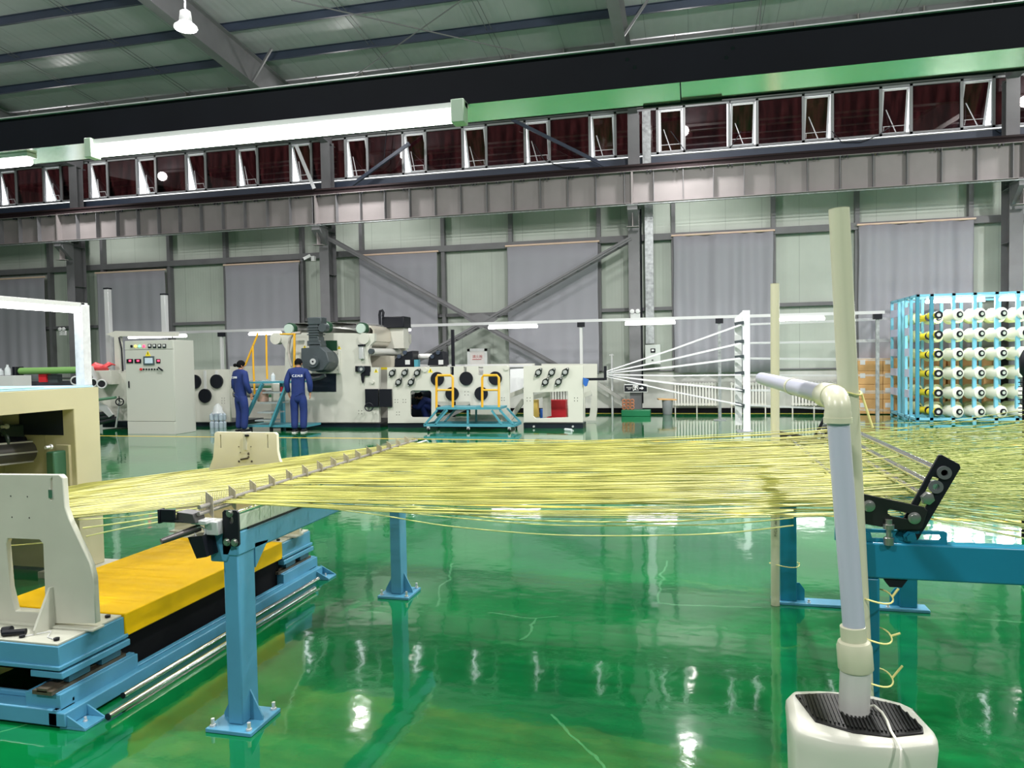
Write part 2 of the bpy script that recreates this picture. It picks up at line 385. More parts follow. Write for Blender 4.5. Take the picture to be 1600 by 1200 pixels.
tb.build('roof_tie_beam_stiffener', girder_m, kind='structure', smooth=0)
# sag rods between purlins
sr = MB()
for xb in (-28.6, -19.7, -10.6, -1.46, 7.6):
    for fx in (3.0, 3.12, 6.0, 6.12):
        sr.tube([(xb + fx, 9.5, zb(9.5) + .83), (xb + fx, 19.5, zb(19.5) + .83)], 0.008, 4)
sr.build('roof_sag_rod', steel, kind='structure')
COLX = (-28.9, -19.75, -10.62, -1.46, 7.64)
CY = 20.45
for cx in COLX:
    r = MB(); hsec(r, (cx, 20.9, zb(20.9) + .37), (cx, -8.8, zb(-8.8) + .37), 0.24, 0.74); r.build('roof_rafter', steel, kind='structure', smooth=0)
    # fly brace under the rafter
    MB().bar((cx + 0.05, 16.6, zb(16.6) + 0.04), (cx + 0.62, 16.6, zb(16.6) + 0.80), 0.05, 0.05).build('rafter_fly_brace', steel, kind='structure', smooth=0)
    # crane column below, roof column above
    c = MB().box(cx - .15, cx + .15, CY - .25, CY - .238, 0, 5.6).box(cx - .15, cx + .15, CY + .238, CY + .25, 0, 8.2).box(cx - .005, cx + .005, CY - .24, CY + .24, 0, 5.6)
    c.box(cx - .15, cx + .15, CY - .02, CY + .0, 5.6, 8.2).box(cx - .005, cx + .005, CY, CY + .24, 5.6, 8.2)
    for zz in (1.4, 2.8, 4.2, 5.5): c.box(cx - .15, cx + .15, CY - .24, CY + .24, zz, zz + .012)
    c.build('steel_column', steel, kind='structure', smooth=0)
    bkt = MB().prism([(cx - .13, 20.2, 5.58), (cx - .13, 19.72, 5.58), (cx - .13, 19.72, 5.45), (cx - .13, 20.2, 5.05)], (0.26, 0, 0)).box(cx - .16, cx + .16, 19.7, 20.2, 5.56, 5.6)
    bkt.build('crane_bracket', steel, kind='structure', smooth=0)
    # small stub hanging under the girder joint
    MB().box(cx - .16, cx + .16, 19.8, 20.0, 5.02, 5.035).box(cx - .008, cx + .008, 19.8, 20.0, 5.035, 5.56).build('crane_bracket_stub', girder_m, kind='structure', smooth=0)
# crane runway girder
GY = 19.9; GB, GT = 5.62, 6.46
g = MB().box(X0, X1, GY - .005, GY + .005, GB, GT).box(X0, X1, GY - .17, GY + .17, GT - .014, GT).box(X0, X1, GY - .16, GY + .16, GB, GB + .014)
g.build('crane_runway_girder', girder_m, kind='structure', smooth=0)
st = MB(); x = COLX[0] - 9
while x < X1:
    dmin = min(abs(x - c) for c in COLX)
    st.box(x - .006, x + .006, GY - .15, GY - .005, GB + .014, GT - .014); x += 0.755
st.build('girder_stiffener', steel, kind='structure', smooth=0)
jn = MB()
for cx in COLX: jn.box(cx - .025, cx + .025, GY - .17, GY - .0, GB - .02, GT + .01)
jn.build('girder_joint_plate', girder_m, kind='structure', smooth=0)
rust = mat('rail_rust', srgb(34, 24, 26), 0.7, spec=0.2)
MB().box(X0, X1, GY - .09, GY + .09, GT, GT + .06).box(X0, X1, GY - .02, GY + .02, GT + .06, GT + .15).box(X0, X1, GY - .05, GY + .05, GT + .15, GT + .20).build('crane_rail', rust, kind='structure', smooth=0)
cl = MB(); x = COLX[0]
while x < X1:
    for d in (-.045, .045): cl.box(x + d - .02, x + d + .02, GY - .16, GY - .12, GT - .06, GT - .014)
    x += 0.68
cl.build('rail_clip', black, kind='structure', smooth=0)
cr = MB().tube([(X0, GY - .19, GB - .05), (X1, GY - .19, GB - .05)], 0.014, 6); cr.build('cable_conduit', galv, kind='structure')
# wall framing
def girt(z0, z1, name='wall_girt', yy=(20.93, 21.12), m=steel):
    MB().box(X0, X1, yy[0], yy[1], z0, z1).build(name, m, kind='structure', smooth=0, bevel=0.006)
girt(4.80, 4.98); girt(6.86, 7.1, m=steel_dark); girt(2.86, 2.96, yy=(21.0, 21.12)); girt(8.46, 8.56); girt(1.16, 1.2, yy=(21.04, 21.12))
MULL = (-30.6, -28.4, -25.8, -23.7, -21.4, -19.22, -16.62, -14.53, -11.81, -9.785, -7.149, -5.076, -2.504, -0.435, 2.184, 4.262, 6.92, 9.2, 11.5)
for mx_ in MULL:
    MB().box(mx_ - .055, mx_ + .055, 20.96, 21.13, 1.2, 4.8).build('wall_mullion', steel, kind='structure', smooth=0)
    MB().box(mx_ - .055, mx_ + .055, 20.96, 21.13, 4.98, 6.86).build('wall_mullion', steel, kind='structure', smooth=0)
for x_ in (-8.4, -6.2, -3.8, 0.85, 3.2, 5.6):
    pass
# window band: fixed lights and top-hung opening sashes, one window per 1.87 m
frame_m = mat('window_frame_grey', srgb(150, 152, 155), 0.4)
seal_m = mat('window_white', srgb(225, 225, 228), 0.4)
WZ0, WZ1 = 7.2, 8.46
SX = [-0.482 + 1.885 * k for k in range(-12, 9)]
for k, sx in enumerate(SX):
    sx += 0.03 * (k > 12)
    w = empty('window_%d' % (k + 1), (sx, WY, WZ0), None, None); w['kind'] = 'structure'; del_ = 0
    fr = MB(); y0, y1 = 21.06, 21.14; hw = 0.36; L = 1.885 - hw
    for xx in (sx - hw, sx + hw): fr.box(xx - .035, xx + .035, y0, y1, WZ0, WZ1)
    fr.box(sx - hw, sx + L, y0, y1, WZ0, WZ0 + .05).box(sx - hw, sx + L, y0, y1, WZ1 - .05, WZ1)
    fr.build('window_frame', frame_m, w, smooth=0)
    MB().box(sx + hw + .035, sx + L - .035, 21.095, 21.1, WZ0 + .05, WZ1 - .05).build('window_pane', glass_m, w, smooth=0)
    # sash, hinged at the top and pushed out at the bottom
    ang = math.radians((14, 22, 17, 25, 19)[k % 5]); cz = WZ1 - .06; ca, sa = math.cos(ang), math.sin(ang); h = WZ1 - WZ0 - .13
    def sp(x, t, n): return (x, 21.12 + sa * t + ca * n, cz - ca * t + sa * n)
    sb = MB()
    def sbox(xa, xb, ta, tb_, n0=-.02, n1=.02):
        c = [sp(x, t, n) for n in (n0, n1) for x, t in ((xa, ta), (xb, ta), (xb, tb_), (xa, tb_))]
        sb.add(c, [(0, 1, 2, 3), (7, 6, 5, 4), (0, 4, 5, 1), (1, 5, 6, 2), (2, 6, 7, 3), (3, 7, 4, 0)])
    a_, b_ = sx - hw + .045, sx + hw - .045
    sbox(a_, a_ + .05, 0, h); sbox(b_ - .05, b_, 0, h); sbox(a_, b_, 0, .05); sbox(a_, b_, h - .05, h)
    sh = sb.build('window_sash', seal_m, w, smooth=0)
    sb = MB(); sbox(a_ + .05, b_ - .05, .05, h - .05, -.004, .004); sb.build('sash_pane', sash_glass, sh, smooth=0)
    q = MB(); q.tube([sp(a_ + .12, h * .45, -.02), (a_ + .32, 21.08, WZ0 + .06)], .012, 6); q.bar((a_, 21.03, WZ0 + .22), (b_, 21.03, WZ0 + .22), .012, .012)
    q.tube([(a_ + .02, 21.03, WZ0 + .22), (a_ + .02, 21.08, WZ0 + .1)], .008, 5).tube([(b_ - .02, 21.03, WZ0 + .22), (b_ - .02, 21.08, WZ0 + .1)], .008, 5)
    q.build('window_stay', seal_m, w)
# bracing in the wall bays: pairs of chords laced together
def brace(px0, px1, ya=20.18, yb=20.52, name='wall_brace'):
    p = at(*px0, y=ya); q = at(*px1, y=ya); mb = MB(); o = Vector((0, yb - ya, 0)); mb.bar(p, q, .012, .11, (0, 0, 1)); mb.bar(p, q, .06, .012)
    mb.bar(p + o, q + o, .012, .11); n = 11
    for i in range(n):
        a = p.lerp(q, (i + .5) / n); b = p.lerp(q, (i + 1.0) / n)
        mb.bar(a + Vector((0, .005, 0)), b + o, .05, .008)
    mb.build(name, steel, kind='structure', smooth=0)
brace((512, 372), (748, 505)); brace((985, 372), (752, 505)); brace((752, 505), (590, 596)); brace((752, 507), (898, 588))
MB().add(*[[at(*p, y=20.16) for p in ((725, 497), (752, 489), (778, 499), (752, 514))], [(0, 1, 2, 3)]]).build('brace_gusset', steel, kind='structure', smooth=0)
brace((1590, 300), (1660, 250))
lb = at(935, 598, y=20.9); 
MB().bar(at(930, 597, y=20.7), at(985, 632, y=20.7), .12, .10).build('wall_brace', mat('brace_light', srgb(160, 160, 155), .5), kind='structure', smooth=0)
# upper diagonals at roof column level
up_ = MB(); up_.bar(at(800, 187, y=20.6), at(966, 269, y=20.6), .09, .09); up_.build('wall_brace', steel_dark, kind='structure', smooth=0)
up_ = MB(); up_.bar(at(640, 224, y=20.6), at(535, 300, y=20.6), .09, .09); up_.build('wall_brace', steel_dark, kind='structure', smooth=0)
up_ = MB(); up_.bar(at(463, 228, y=19.6), at(491, 295, y=19.8), .10, .10); up_.build('crane_strut', mat('strut_light', srgb(170, 172, 175), .45), kind='structure', smooth=0)
# roof cross-bracing rods
def atroof(px, py, off=0.45):
    d = ray(px, py); # z = zb(y)+off  with zb linear
    k = -0.1; c = 8.55 + 1.66 + off
    t = (c - 1.6) / (d.z - k * d.y); return EYE + d * t
for pa, pb in (((455, 0), (860, 92)), ((722, 0), (545, 125))):
    MB().tube([atroof(*pa), atroof(*pb)], .016, 6).build('roof_brace_rod', steel, kind='structure')
MB().tube([atroof(1190, -8), atroof(1187, 40)], .014, 6).build('roof_hanger_rod', steel, kind='structure')
# cables looping under the windows
cab = MB()
for pxs in (((835, 225), (850, 250), (880, 262), (905, 262)), ((1048, 205), (1070, 235), (1110, 234)), ((1158, 205), (1142, 230)), ((1300, 205), (1315, 222), (1345, 222), (1372, 212), (1395, 195)), ((605, 195), (600, 250), (575, 275)), ((1555, 203), (1562, 208), (1572, 204))):
    P_ = [at(*p, y=20.85) for p in pxs]; cab.tube(P_, .012, 5)
cab.build('hanging_cable', black, kind='structure')
# galvanised duct beside the column
du = MB(); x0_, x1_ = at(1008, 400, y=20.75).x, at(1021, 400, y=20.75).x
du.box(x0_, x1_, 20.7, 20.95, at(1015, 537, y=20.75).z, 6.75); tag(du.build('ventilation_duct', galv, smooth=0), 'galvanised square duct running up the wall beside the middle column', 'duct')
du = MB(); du.box(x0_ - .04, x1_ - .04, 20.7, 20.93, 6.75, 8.3); tag(du.build('ventilation_duct', galv, smooth=0), 'upper length of shiny galvanised duct in front of the window band', 'duct')

# ------------------------------------------------------------------ curtains
def curtain(xa, xb, zt, zb_, label, amp, swag=0.0):
    t = empty('curtain', ((xa + xb) / 2, 20.9, zb_), label, 'curtain', 'grey curtains along the far wall')
    n = 90; rows = 8; mb = MB(); o = len(mb.v); rnd = random.Random(int(xa * 100)); ph = rnd.random() * 6
    for j in range(rows + 1):
        v = j / rows
        for i in range(n + 1):
            u = i / n; w = math.sin(u * 34 * (xb - xa) / 2.6 + ph + .5 * math.sin(u * 9)) * amp * (0.45 + .55 * v) + math.sin(u * 11 + ph * 2) * amp * .6
            x = xa + (xb - xa) * (u * (1 - swag * v) ) + .01 * math.sin(9 * v + u * 20)
            mb.v.append(Vector((x, 20.86 + w, zt + (zb_ - zt) * v)))
    for j in range(rows):
        for i in range(n):
            q = j * (n + 1) + i; mb.f.append((q, q + 1, q + n + 2, q + n + 1))
    c = mb.build('curtain_cloth', curtain_m, t, smooth=180, fix=False)
    so = c.modifiers.new('thick', 'SOLIDIFY'); so.thickness = 0.008
    MB().cyl((xa - .05, 20.86, zt + .03), (xb + .05, 20.86, zt + .03), .028, 10).build('curtain_rod', mat('rod_wood', srgb(225, 195, 175), .35), t)
    return t
CUR = [(-0.44, 2.16, 4.86, 1.12, 'pleated grey curtain just right of the galvanised duct', .07, 0),
       (4.28, 6.94, 4.88, 0.9, 'wide pleated grey curtain behind the right end, above the spool creel', .07, 0),
       (-5.15, -2.52, 4.82, 1.1, 'grey curtain left of the middle column, under the right arm of the X bracing', .012, 0),
       (-9.8, -7.3, 4.78, 1.1, 'grey curtain under the left arm of the X bracing, daylight slit at its right edge', .014, .0),
       (-14.45, -11.85, 4.70, 1.0, 'smooth grey curtain behind the two workers in blue', .010, 0),
       (-19.35, -16.7, 4.66, 1.0, 'grey curtain behind the control cabinet and its two upright posts', .014, -.04),
       (-24.2, -21.5, 4.62, 1.0, 'grey curtain at the far left edge, above the lit tube', .014, 0)]
for c in CUR: curtain(*c)
# ------------------------------------------------------------------ radiators
rad_m = mat('radiator_white', srgb(208, 208, 202), .4)
def radiator(px0, px1, label):
    xa, xb = at(px0, 620, y=20.95).x, at(px1, 620, y=20.95).x
    t = empty('radiator', ((xa + xb) / 2, 20.95, 0.12), label, 'radiator', 'white column radiators on the far wall')
    n = max(3, round((xb - xa) / .082)); mb = MB()
    for i in range(n):
        x = xa + (xb - xa) * (i + .5) / n
        mb.box(x - .026, x + .026, 20.9, 21.0, .2, .84)
    mb.build('radiator_fins', rad_m, t, smooth=0, bevel=.008)
    MB().box(xa, xb, 20.92, 20.98, .22, .27).box(xa, xb, 20.92, 20.98, .77, .82).build('radiator_header', rad_m, t, smooth=0)
    MB().box(xa + .02, xa + .05, 20.92, 20.98, 0, .2).box(xb - .05, xb - .02, 20.92, 20.98, 0, .2).box((xa + xb) / 2 - .015, (xa + xb) / 2 + .015, 20.92, 20.98, 0, .2).build('radiator_foot', rad_m, t, smooth=0)
radiator(1053, 1125, 'white column radiator directly behind the thin pole, right of the bucket')
radiator(1141, 1198, 'white column radiator behind the white yarn guide post')
radiator(1236, 1308, 'white column radiator behind the bent grey pipe, rightmost of the radiators')
radiator(858, 888, 'white column radiator seen through the opening of the right machine frame')
# ------------------------------------------------------------------ hall lamps
def bay_lamp(x, y, label):
    t = empty('bay_lamp', (x, y, LAMP_Z - .15), label, 'lamp', 'high bay lamps under the roof')
    MB().lathe([(.05, .3), (.09, .28), (.11, .1), (.19, .03), (.2, 0), (.185, 0), (.1, .09), (.0, .1)], (x, y, LAMP_Z - .12), seg=28).build('lamp_housing', alu, t)
    MB().lathe([(.0, 0), (.18, 0), (.185, .02), (0, .03)], (x, y, LAMP_Z - .14), seg=28).build('lamp_lens', lamp_m, t)
    MB().cyl((x, y, LAMP_Z + .17), (x, y, zb(y) + .02), .012, 6).build('lamp_stem', steel, t)
bay_lamp(-8.55, 11.43, 'round lit high bay lamp hanging by the roof rafter, top left')
# ================================================================== foreground line
def bolt(mb, c, axis, r=.011, h=.012):
    c = Vector(c); a = Vector(axis).normalized(); return mb.lathe([(r * 1.6, 0), (r * 1.6, h * .25), (r, h * .25), (r, h)], c, a, 6 if r > .012 else 8)
def base_plate_leg(root, x0, x1, y0, y1, ztop, m, ext=0.075, g=True, bar=None, name='leg'):
    MB().box(x0, x1, y0, y1, .018, ztop).build(name, m, root, bevel=.006)
    if bar is None:
        MB().box(x0 - ext, x1 + ext, y0 - ext * .75, y1 + ext * .75, 0, .018).build('base_plate', m, root, bevel=.003)
        for sx, sy in ((-1, -1), (1, -1), (1, 1), (-1, 1)):
            q = MB(); bolt(q, ((x0 - ext * .7) if sx < 0 else (x1 + ext * .7), (y0 - ext * .45) if sy < 0 else (y1 + ext * .45), .018), (0, 0, 1), .008, .035)
            q.build('anchor_bolt', alu, root)
    if g:
        ym = (y0 + y1) / 2
        MB().prism([(x1, ym - .004, .018), (x1 + .06, ym - .004, .018), (x1 + .06, ym - .004, .035), (x1, ym - .004, .15)], (0, .008, 0)).build('gusset', m, root, smooth=0)
        MB().prism([(x0, ym - .004, .018), (x0 - .06, ym - .004, .018), (x0 - .06, ym - .004, .035), (x0, ym - .004, .15)], (0, .008, 0)).build('gusset', m, root, smooth=0)

# --- comb stand ----------------------------------------------------
cs = empty('comb_stand', (-1.955, 3.7, 0), 'light blue steel stand carrying the comb of metal divider plates, middle left', 'stand')
LX0, LX1 = -1.985, -1.912
base_plate_leg(cs, LX0, LX1, 2.79, 2.915, .79, blue)
base_plate_leg(cs, LX0, LX1, 4.6, 4.72, .79, blue)
bm_ = MB().box(LX0 - .004, LX1 + .004, 2.785, 5.2, .762, .868); bm_.build('beam', blue, cs, bevel=.008)
MB().prism([(LX1 + .004, 2.915, .79), (LX1 + .004, 3.02, .78), (LX1 + .004, 2.915, .68)], (-.06, 0, 0)).build('gusset', blue, cs, smooth=0)
MB().prism([(LX0 - .06, 2.785, .735), (LX0 + .02, 2.785, .735), (LX0 + .05, 2.785, .80), (LX0 + .02, 2.785, .86), (LX0 - .06, 2.785, .86)], (0, .11, 0)).build('end_block', blue, cs, bevel=.006)
tray_g = mat('rail_greygreen', srgb(176, 188, 172), .35)
MB().box(LX0 + .005, LX1 + .006, 2.80, 5.15, .872, .944).build('guide_rail', tray_g, cs, bevel=.006)
MB().box(LX1 + .004, LX1 + .010, 2.86, 5.1, .868, .876).build('rubber_strip', black, cs, smooth=0)
MB().cyl((LX1 - .002, 2.79, .952), (LX1 - .002, 5.25, .952), .011, 14).build('chrome_rod', chrome, cs)
# end bracket with slot and screws
bx = MB(); y_ = 2.765
bx.prism([(-1.965, y_, .812), (-1.895, y_, .812), (-1.888, y_, .82), (-1.888, y_, .958), (-1.896, y_, .968), (-1.955, y_, .968), (-1.965, y_, .958)], (0, .012, 0),
         [[(-1.922 + .010 * math.cos(a) , y_, .925 + .017 * math.sin(a)) for a in [2 * math.pi * k / 12 for k in range(12)]]])
bx.build('end_bracket', black, cs, bevel=.002)
for p in ((-1.945, .830), (-1.908, .830), (-1.928, .955)):
    q = MB(); bolt(q, (p[0], y_, p[1]), (0, -1, 0), .011, .012); q.build('screw', zinc, cs)
MB().box(-2.03, -1.965, 2.73, 2.80, .865, .925).box(-2.075, -2.0, 2.70, 2.76, .915, .935).build('clamp_block', alu, cs, bevel=.004)
MB().prism([(-2.135, 2.68, .925), (-2.035, 2.68, .925), (-2.045, 2.68, .965), (-2.125, 2.68, .972)], (0, .07, 0)).build('clamp_cap', mat('dark_clamp', (.05, .05, .05), .4), cs, bevel=.003)
MB().box(-2.19, -2.12, 2.66, 2.67, .93, .985).box(-2.19, -2.08, 2.66, 2.665, .935, .94).box(-2.20, -2.19, 2.655, 2.69, .925, .985).build('clamp_lever', black, cs, bevel=.002)
MB().cyl((-2.14, 2.60, .865), (-2.06, 2.74, .895), .012, 12, .017).build('spindle', mat('gunmetal', (.12, .11, .11), .35, .7), cs)
MB().prism([(-2.05, 2.70, .77), (-2.09, 2.70, .86), (-2.02, 2.70, .87), (-2.0, 2.70, .78)], (0, .08, 0)).build('clamp_foot', black, cs, smooth=0)
MB().torus((-2.045, 2.72, .88), (.3, -1, .2), .022, .003, 20, 6).build('cable_loop', alu, cs)
# comb: two rods, divider plates, and the fine reed wires between them
for zz, yy in ((.962, -2.035), (.99, -2.03)):
    MB().cyl((yy, 2.70, zz), (yy, 5.26, zz), .009, 10).build('comb_rod', mat('rod_grey', srgb(160, 156, 150), .3, .5), cs)
for k in range(15):
    y = 2.77 + .163 * k
    q = MB(); q.add([(-2.048, y, .965), (-2.012, y, .925), (-2.012, y, 1.02), (-2.048, y, 1.045)] + [(-2.048, y + .003, .965), (-2.012, y + .003, .925), (-2.012, y + .003, 1.02), (-2.048, y + .003, 1.045)],
                  [(0, 1, 2, 3), (7, 6, 5, 4), (0, 4, 5, 1), (1, 5, 6, 2), (2, 6, 7, 3), (3, 7, 4, 0)])
    q.build('divider_plate', plate_steel, cs, smooth=0)
wr = MB(); y = 2.72
while y < 5.2:
    wr.bar((-2.03, y, .955), (-2.03, y, 1.035), .0016, .0016); y += .0125
w_ = wr.build('reed_wires', plate_steel, cs, smooth=0); w_['kind'] = 'stuff'
MB().tube([(-2.03, 5.26, .965), (-1.99, 5.34, .975), (-1.985, 5.37, .965), (-1.985, 5.38, .94)], .007, 8).build('end_hook', alu, cs)

# --- sled with yellow cover -----------------------------------------
sl = empty('winder_carriage', (-3.1, 3.8, 0), 'light blue sliding carriage with yellow cover on the green floor, lower left', 'carriage')
XR = -2.74; XL = -3.62
for y0, y1, nm in ((2.66, 3.05, 'near'), (4.5, 4.89, 'far')):
    XD = XL - .55 if nm == 'near' else XL + .06
    MB().box(XD, XR, y0, y1, .245, .352).box(XD, XR + .01, y0 - .01, y1 + .015, .245, .265).build('deck_block', blue, sl, bevel=.004)
    MB().box(XD, XR - .01, y0 + .005, y1 - .005, .352, .362).build('deck_plate', offwhite, sl, bevel=.002)
    MB().box(XR - .16, XR + .015, y0 - .0, y1 + .02, .205, .236).build('slide_block', blue, sl, bevel=.004)
    for yy in (y0 + .05, y0 + .24): MB().box(XR - .10, XR - .0, yy, yy + .12, .172, .207).build('bearing_shoe', mat('shoe_dark', srgb(52, 100, 122), .4), sl, smooth=0)
    MB().box(XR - .11, XR - .005, y0 - .04, y1 + .01, .148, .166).box(XR - .085, XR - .03, y0 - .04, y1 + .01, .160, .176).build('slide_rail', mat('rail_rusty', srgb(92, 84, 72), .5, .5, noise=.4, nscale=20), sl, smooth=0)
    MB().box(XR - .17, XR + .02, y0 - .02, y1 + .06, .06, .145).box(XR - .15, XR + .002, y0 - .02, y1 + .06, .145, .150).build('pedestal', blue, sl, bevel=.006)
    for xx in (XL - .3,):
        MB().box(xx - .10, xx, y0, y1, .06, .24) if nm == 'near' else MB().box(XL + .1, XL + .2, y0, y1, .06, .24).build('pedestal', blue, sl, bevel=.006)
    for px_ in ((XR - .05, y0 + .04), (XR - .24, y0 + .04), (XR - .05, y1 - .05)):
        q = MB(); q.lathe([(.012, 0), (.013, .012), (.008, .014)], (px_[0], px_[1], .362), (0, 0, 1), 12); q.build('cap_screw', black, sl)
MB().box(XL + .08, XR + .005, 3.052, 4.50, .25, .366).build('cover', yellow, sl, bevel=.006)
MB().box(XL + .05, XR - .03, 3.06, 4.50, .03, .25).build('black_box', blackmatte, sl, smooth=0)  # matte black box under the yellow cover
MB().box(XR - .03, XR + .06, 2.62, 4.95, .012, .075).box(XR - .01, XR + .02, 2.62, 4.95, .075, .085).build('side_beam', blue, sl, bevel=.005)
MB().box(XL - .6, XR + .02, 2.62, 2.72, .012, .085).box(XL - .6, XR + .02, 2.70, 2.72, .085, .11).build('cross_beam', blue, sl, bevel=.005)
MB().box(XL + .06, XR + .02, 4.82, 4.93, .012, .085).build('cross_beam', blue, sl, bevel=.005)
MB().box(XL - .6, XR - .05, 2.74, 2.84, .02, .05).build('inner_channel', blackmatte, sl, smooth=0)
for y0 in (2.63, 4.86):
    MB().box(XR + .02, XR + .155, y0, y0 + .12, 0, .012).prism([(XR + .03, y0 - .0, .012), (XR + .155, y0, .012), (XR + .03, y0, .075)], (0, .008, 0)).prism([(XR + .03, y0 + .112, .012), (XR + .155, y0 + .112, .012), (XR + .03, y0 + .112, .075)], (0, .008, 0)).build('floor_foot', blue, sl, bevel=.002)
    q = MB(); bolt(q, (XR + .10, y0 + .06, .012), (0, 0, 1), .006, .02); q.build('anchor_bolt', alu, sl)
for nm, xx, zz, ya, yb, r in (('inner', -2.625, .035, 2.90, 4.78, .014), ('outer', -2.555, .022, 2.73, 4.60, .015)):
    t_ = MB(); t_.cyl((xx, ya, zz), (xx, yb, zz), r, 16)
    o = t_.build('steel_rod', chrome); tag(o, 'polished steel rod on the floor, %s' % ('directly against the blue carriage' if nm == 'inner' else 'farther out from the blue carriage'), 'rod', 'loose rods beside the carriage')
    ORIG[o.name] = Vector(o.location); MB().cyl((xx, ya - .004, zz), (xx, ya, zz), r * 1.02, 16).build('rod_end', black, o)

# --- white bearing plates standing on the carriage ------------------
def gus(mb, p, vec): mb.prism(p, vec)
bp_ = empty('bearing_plate', (-3.0, 2.82, .362), 'tall off-white steel plate with a rectangular cut-out, standing on the near deck, far left', 'plate')
yp = 2.84
loop = [at(*p, y=yp) for p in ((-62, 741), (93, 742), (98, 747), (101, 792), (108, 812), (141, 882), (146, 903), (150, 974), (-120, 974), (-112, 900), (-100, 880), (-72, 812), (-66, 792))]
hole = [at(*p, y=yp) for p in ((12, 841), (61, 843), (67, 850), (71, 958), (24, 955), (15, 918), (9, 850))]
slot = [at(*p, y=yp) for p in ((78, 749), (81, 746), (82, 780), (79, 782))]
MB().prism(loop, (0, .03, 0), [hole, slot]).build('plate', offwhite, bp_, bevel=.004)
for hp in ((17, 775), (43, 776), (19, 808), (46, 809)):
    MB().cyl(at(*hp, y=yp - .001), at(*hp, y=yp + .005), .0035, 8).build('bolt_hole', black, bp_)
MB().box(at(78, 765, y=yp).x - .004, at(82, 765, y=yp).x + .004, yp - .006, yp, at(80, 778, y=yp).z, at(80, 765, y=yp).z).build('slot_insert', chrome, bp_, smooth=0)
xg = at(82, 960, y=yp).x; zt_ = at(82, 917, y=yp).z
MB().prism([(xg, yp, .362), (xg, yp - .11, .362), (xg, yp - .11, .385), (xg, yp - .02, zt_), (xg, yp, zt_)], (.012, 0, 0)).build('gusset', offwhite, bp_, smooth=0)
MB().box(at(-120, 974, y=yp).x, at(150, 974, y=yp).x, yp - .02, yp + .05, .362, .372).build('foot', offwhite, bp_, bevel=.002)
q = MB().cyl((-3.08, 2.69, .378), (-2.99, 2.73, .378), .014, 10); q.cyl((-3.1, 2.71, .38), (-3.06, 2.72, .385), .018, 10)
tag(q.build('hose_coupling', black), 'small black coupling lying on the cream deck in front of the near plate', 'coupling')
q = MB().tube([(-2.98, 2.70, .366), (-2.9, 2.78, .367), (-2.86, 2.72, .366), (-2.8, 2.70, .366)], .0025, 5)
tag(q.build('yarn_scrap', yarn_w), 'loose white yarn scrap lying on the cream deck beside the gusset', 'yarn')
bf = empty('bearing_plate', (-3.33, 4.66, .362), 'cream flared steel plate with three slots, standing behind the yellow yarn sheet', 'plate')
yf = 4.68
loop = [at(*p, y=yf) for p in ((337, 675), (429, 676), (432, 679), (433, 705), (436, 718), (441, 728), (460, 772), (466, 785), (468, 838), (272, 838), (275, 790), (283, 775), (325, 737), (333, 715), (335, 690), (335, 678))]
sl1 = [at(*p, y=yf) for p in ((343.5, 679), (345.5, 679), (346, 700), (344, 700))]
sl2 = [at(*p, y=yf) for p in ((417, 679), (419, 679), (419.5, 700), (417.5, 700))]
MB().prism(loop, (0, .03, 0), [sl1, sl2]).build('plate', mat('plate_cream', srgb(214, 210, 190), .45), bf, bevel=.003)
q = MB(); a_ = at(381, 677, y=yf); b_ = at(386, 703, y=yf); q.box(a_.x, b_.x, yf - .012, yf, b_.z, a_.z); q.build('slot_channel', offwhite, bf, smooth=0)
MB().box(at(384, 680, y=yf).x, at(389, 680, y=yf).x, yf - .014, yf, at(385, 682, y=yf).z, at(385, 679, y=yf).z).build('slot_nut', black, bf, smooth=0)
q = MB()
for hp, r in (((388.5, 709), .010), ((388.5, 714), .008), ((375.5, 707), .004), ((373.5, 721), .008), ((393.5, 721), .008), ((373, 698), .004), ((392, 698), .004)):
    q.cyl(at(*hp, y=yf - .003), at(*hp, y=yf + .001), r, 10)
q.build('bolt_hole', mat('hole_brown', srgb(70, 62, 50), .6), bf)
a_ = at(376, 718, y=yf); b_ = at(388, 716, y=yf); MB().bar(a_ + Vector((0, -.003, 0)), b_ + Vector((0, -.003, 0)), .004, .012).build('scuff_slot', mat('hole_brown', (0, 0, 0)), bf, smooth=0)
MB().box(at(272, 838, y=yf).x, at(468, 838, y=yf).x, yf - .05, yf + .06, .362, .374).build('foot', offwhite, bf, bevel=.002)

# --- cream winder frame, far left ------------------------------------
cf = empty('winding_machine', (-4.75, 3.9, 0), 'large cream steel machine frame with open bay at the left edge', 'machine')
XF = -4.5
a_ = [(1.28, 2.2), (1.43, 2.2)]
fr = MB().prism([(XF, 2.2, 0), (XF, 2.45, 0), (XF, 2.45, 1.27), (XF, 4.585, 1.275), (XF, 4.60, 0.05), (XF, 4.83, 0.05), (XF, 4.83, 1.43), (XF, 2.2, 1.43)], (-.28, 0, 0))
fr.build('side_frame', ivory, cf, bevel=.006)
MB().box(XF - .30, XF + .16, 4.50, 4.92, 0, .05).build('foot_plate', offwhite, cf, bevel=.003)
MB().box(XF - 1.7, XF - .28, 4.60, 4.83, .05, 1.43).build('back_frame', ivory, cf, bevel=.006)
q = MB(); xx = -5.18
q.prism([(xx, 2.2, .3), (xx, 4.6, .3), (xx, 4.6, 1.40), (xx, 2.2, 1.40)], (-.03, 0, 0)); q.build('inner_wall', mat('ivory_inner', srgb(190, 184, 150), .5), cf, smooth=0)
p0, p1 = at(30, 642, y=4.59), at(100, 680, y=4.59)
MB().box(p0.x, p1.x, 4.585, 4.60, p1.z, 1.35).build('black_panel', navyblack, cf, smooth=0)
MB().box(XF - 1.7, XF - .02, 2.2, 4.80, 1.431, 1.445).build('table_top', mat('table_blue', srgb(170, 206, 226), .35), cf, bevel=.003)
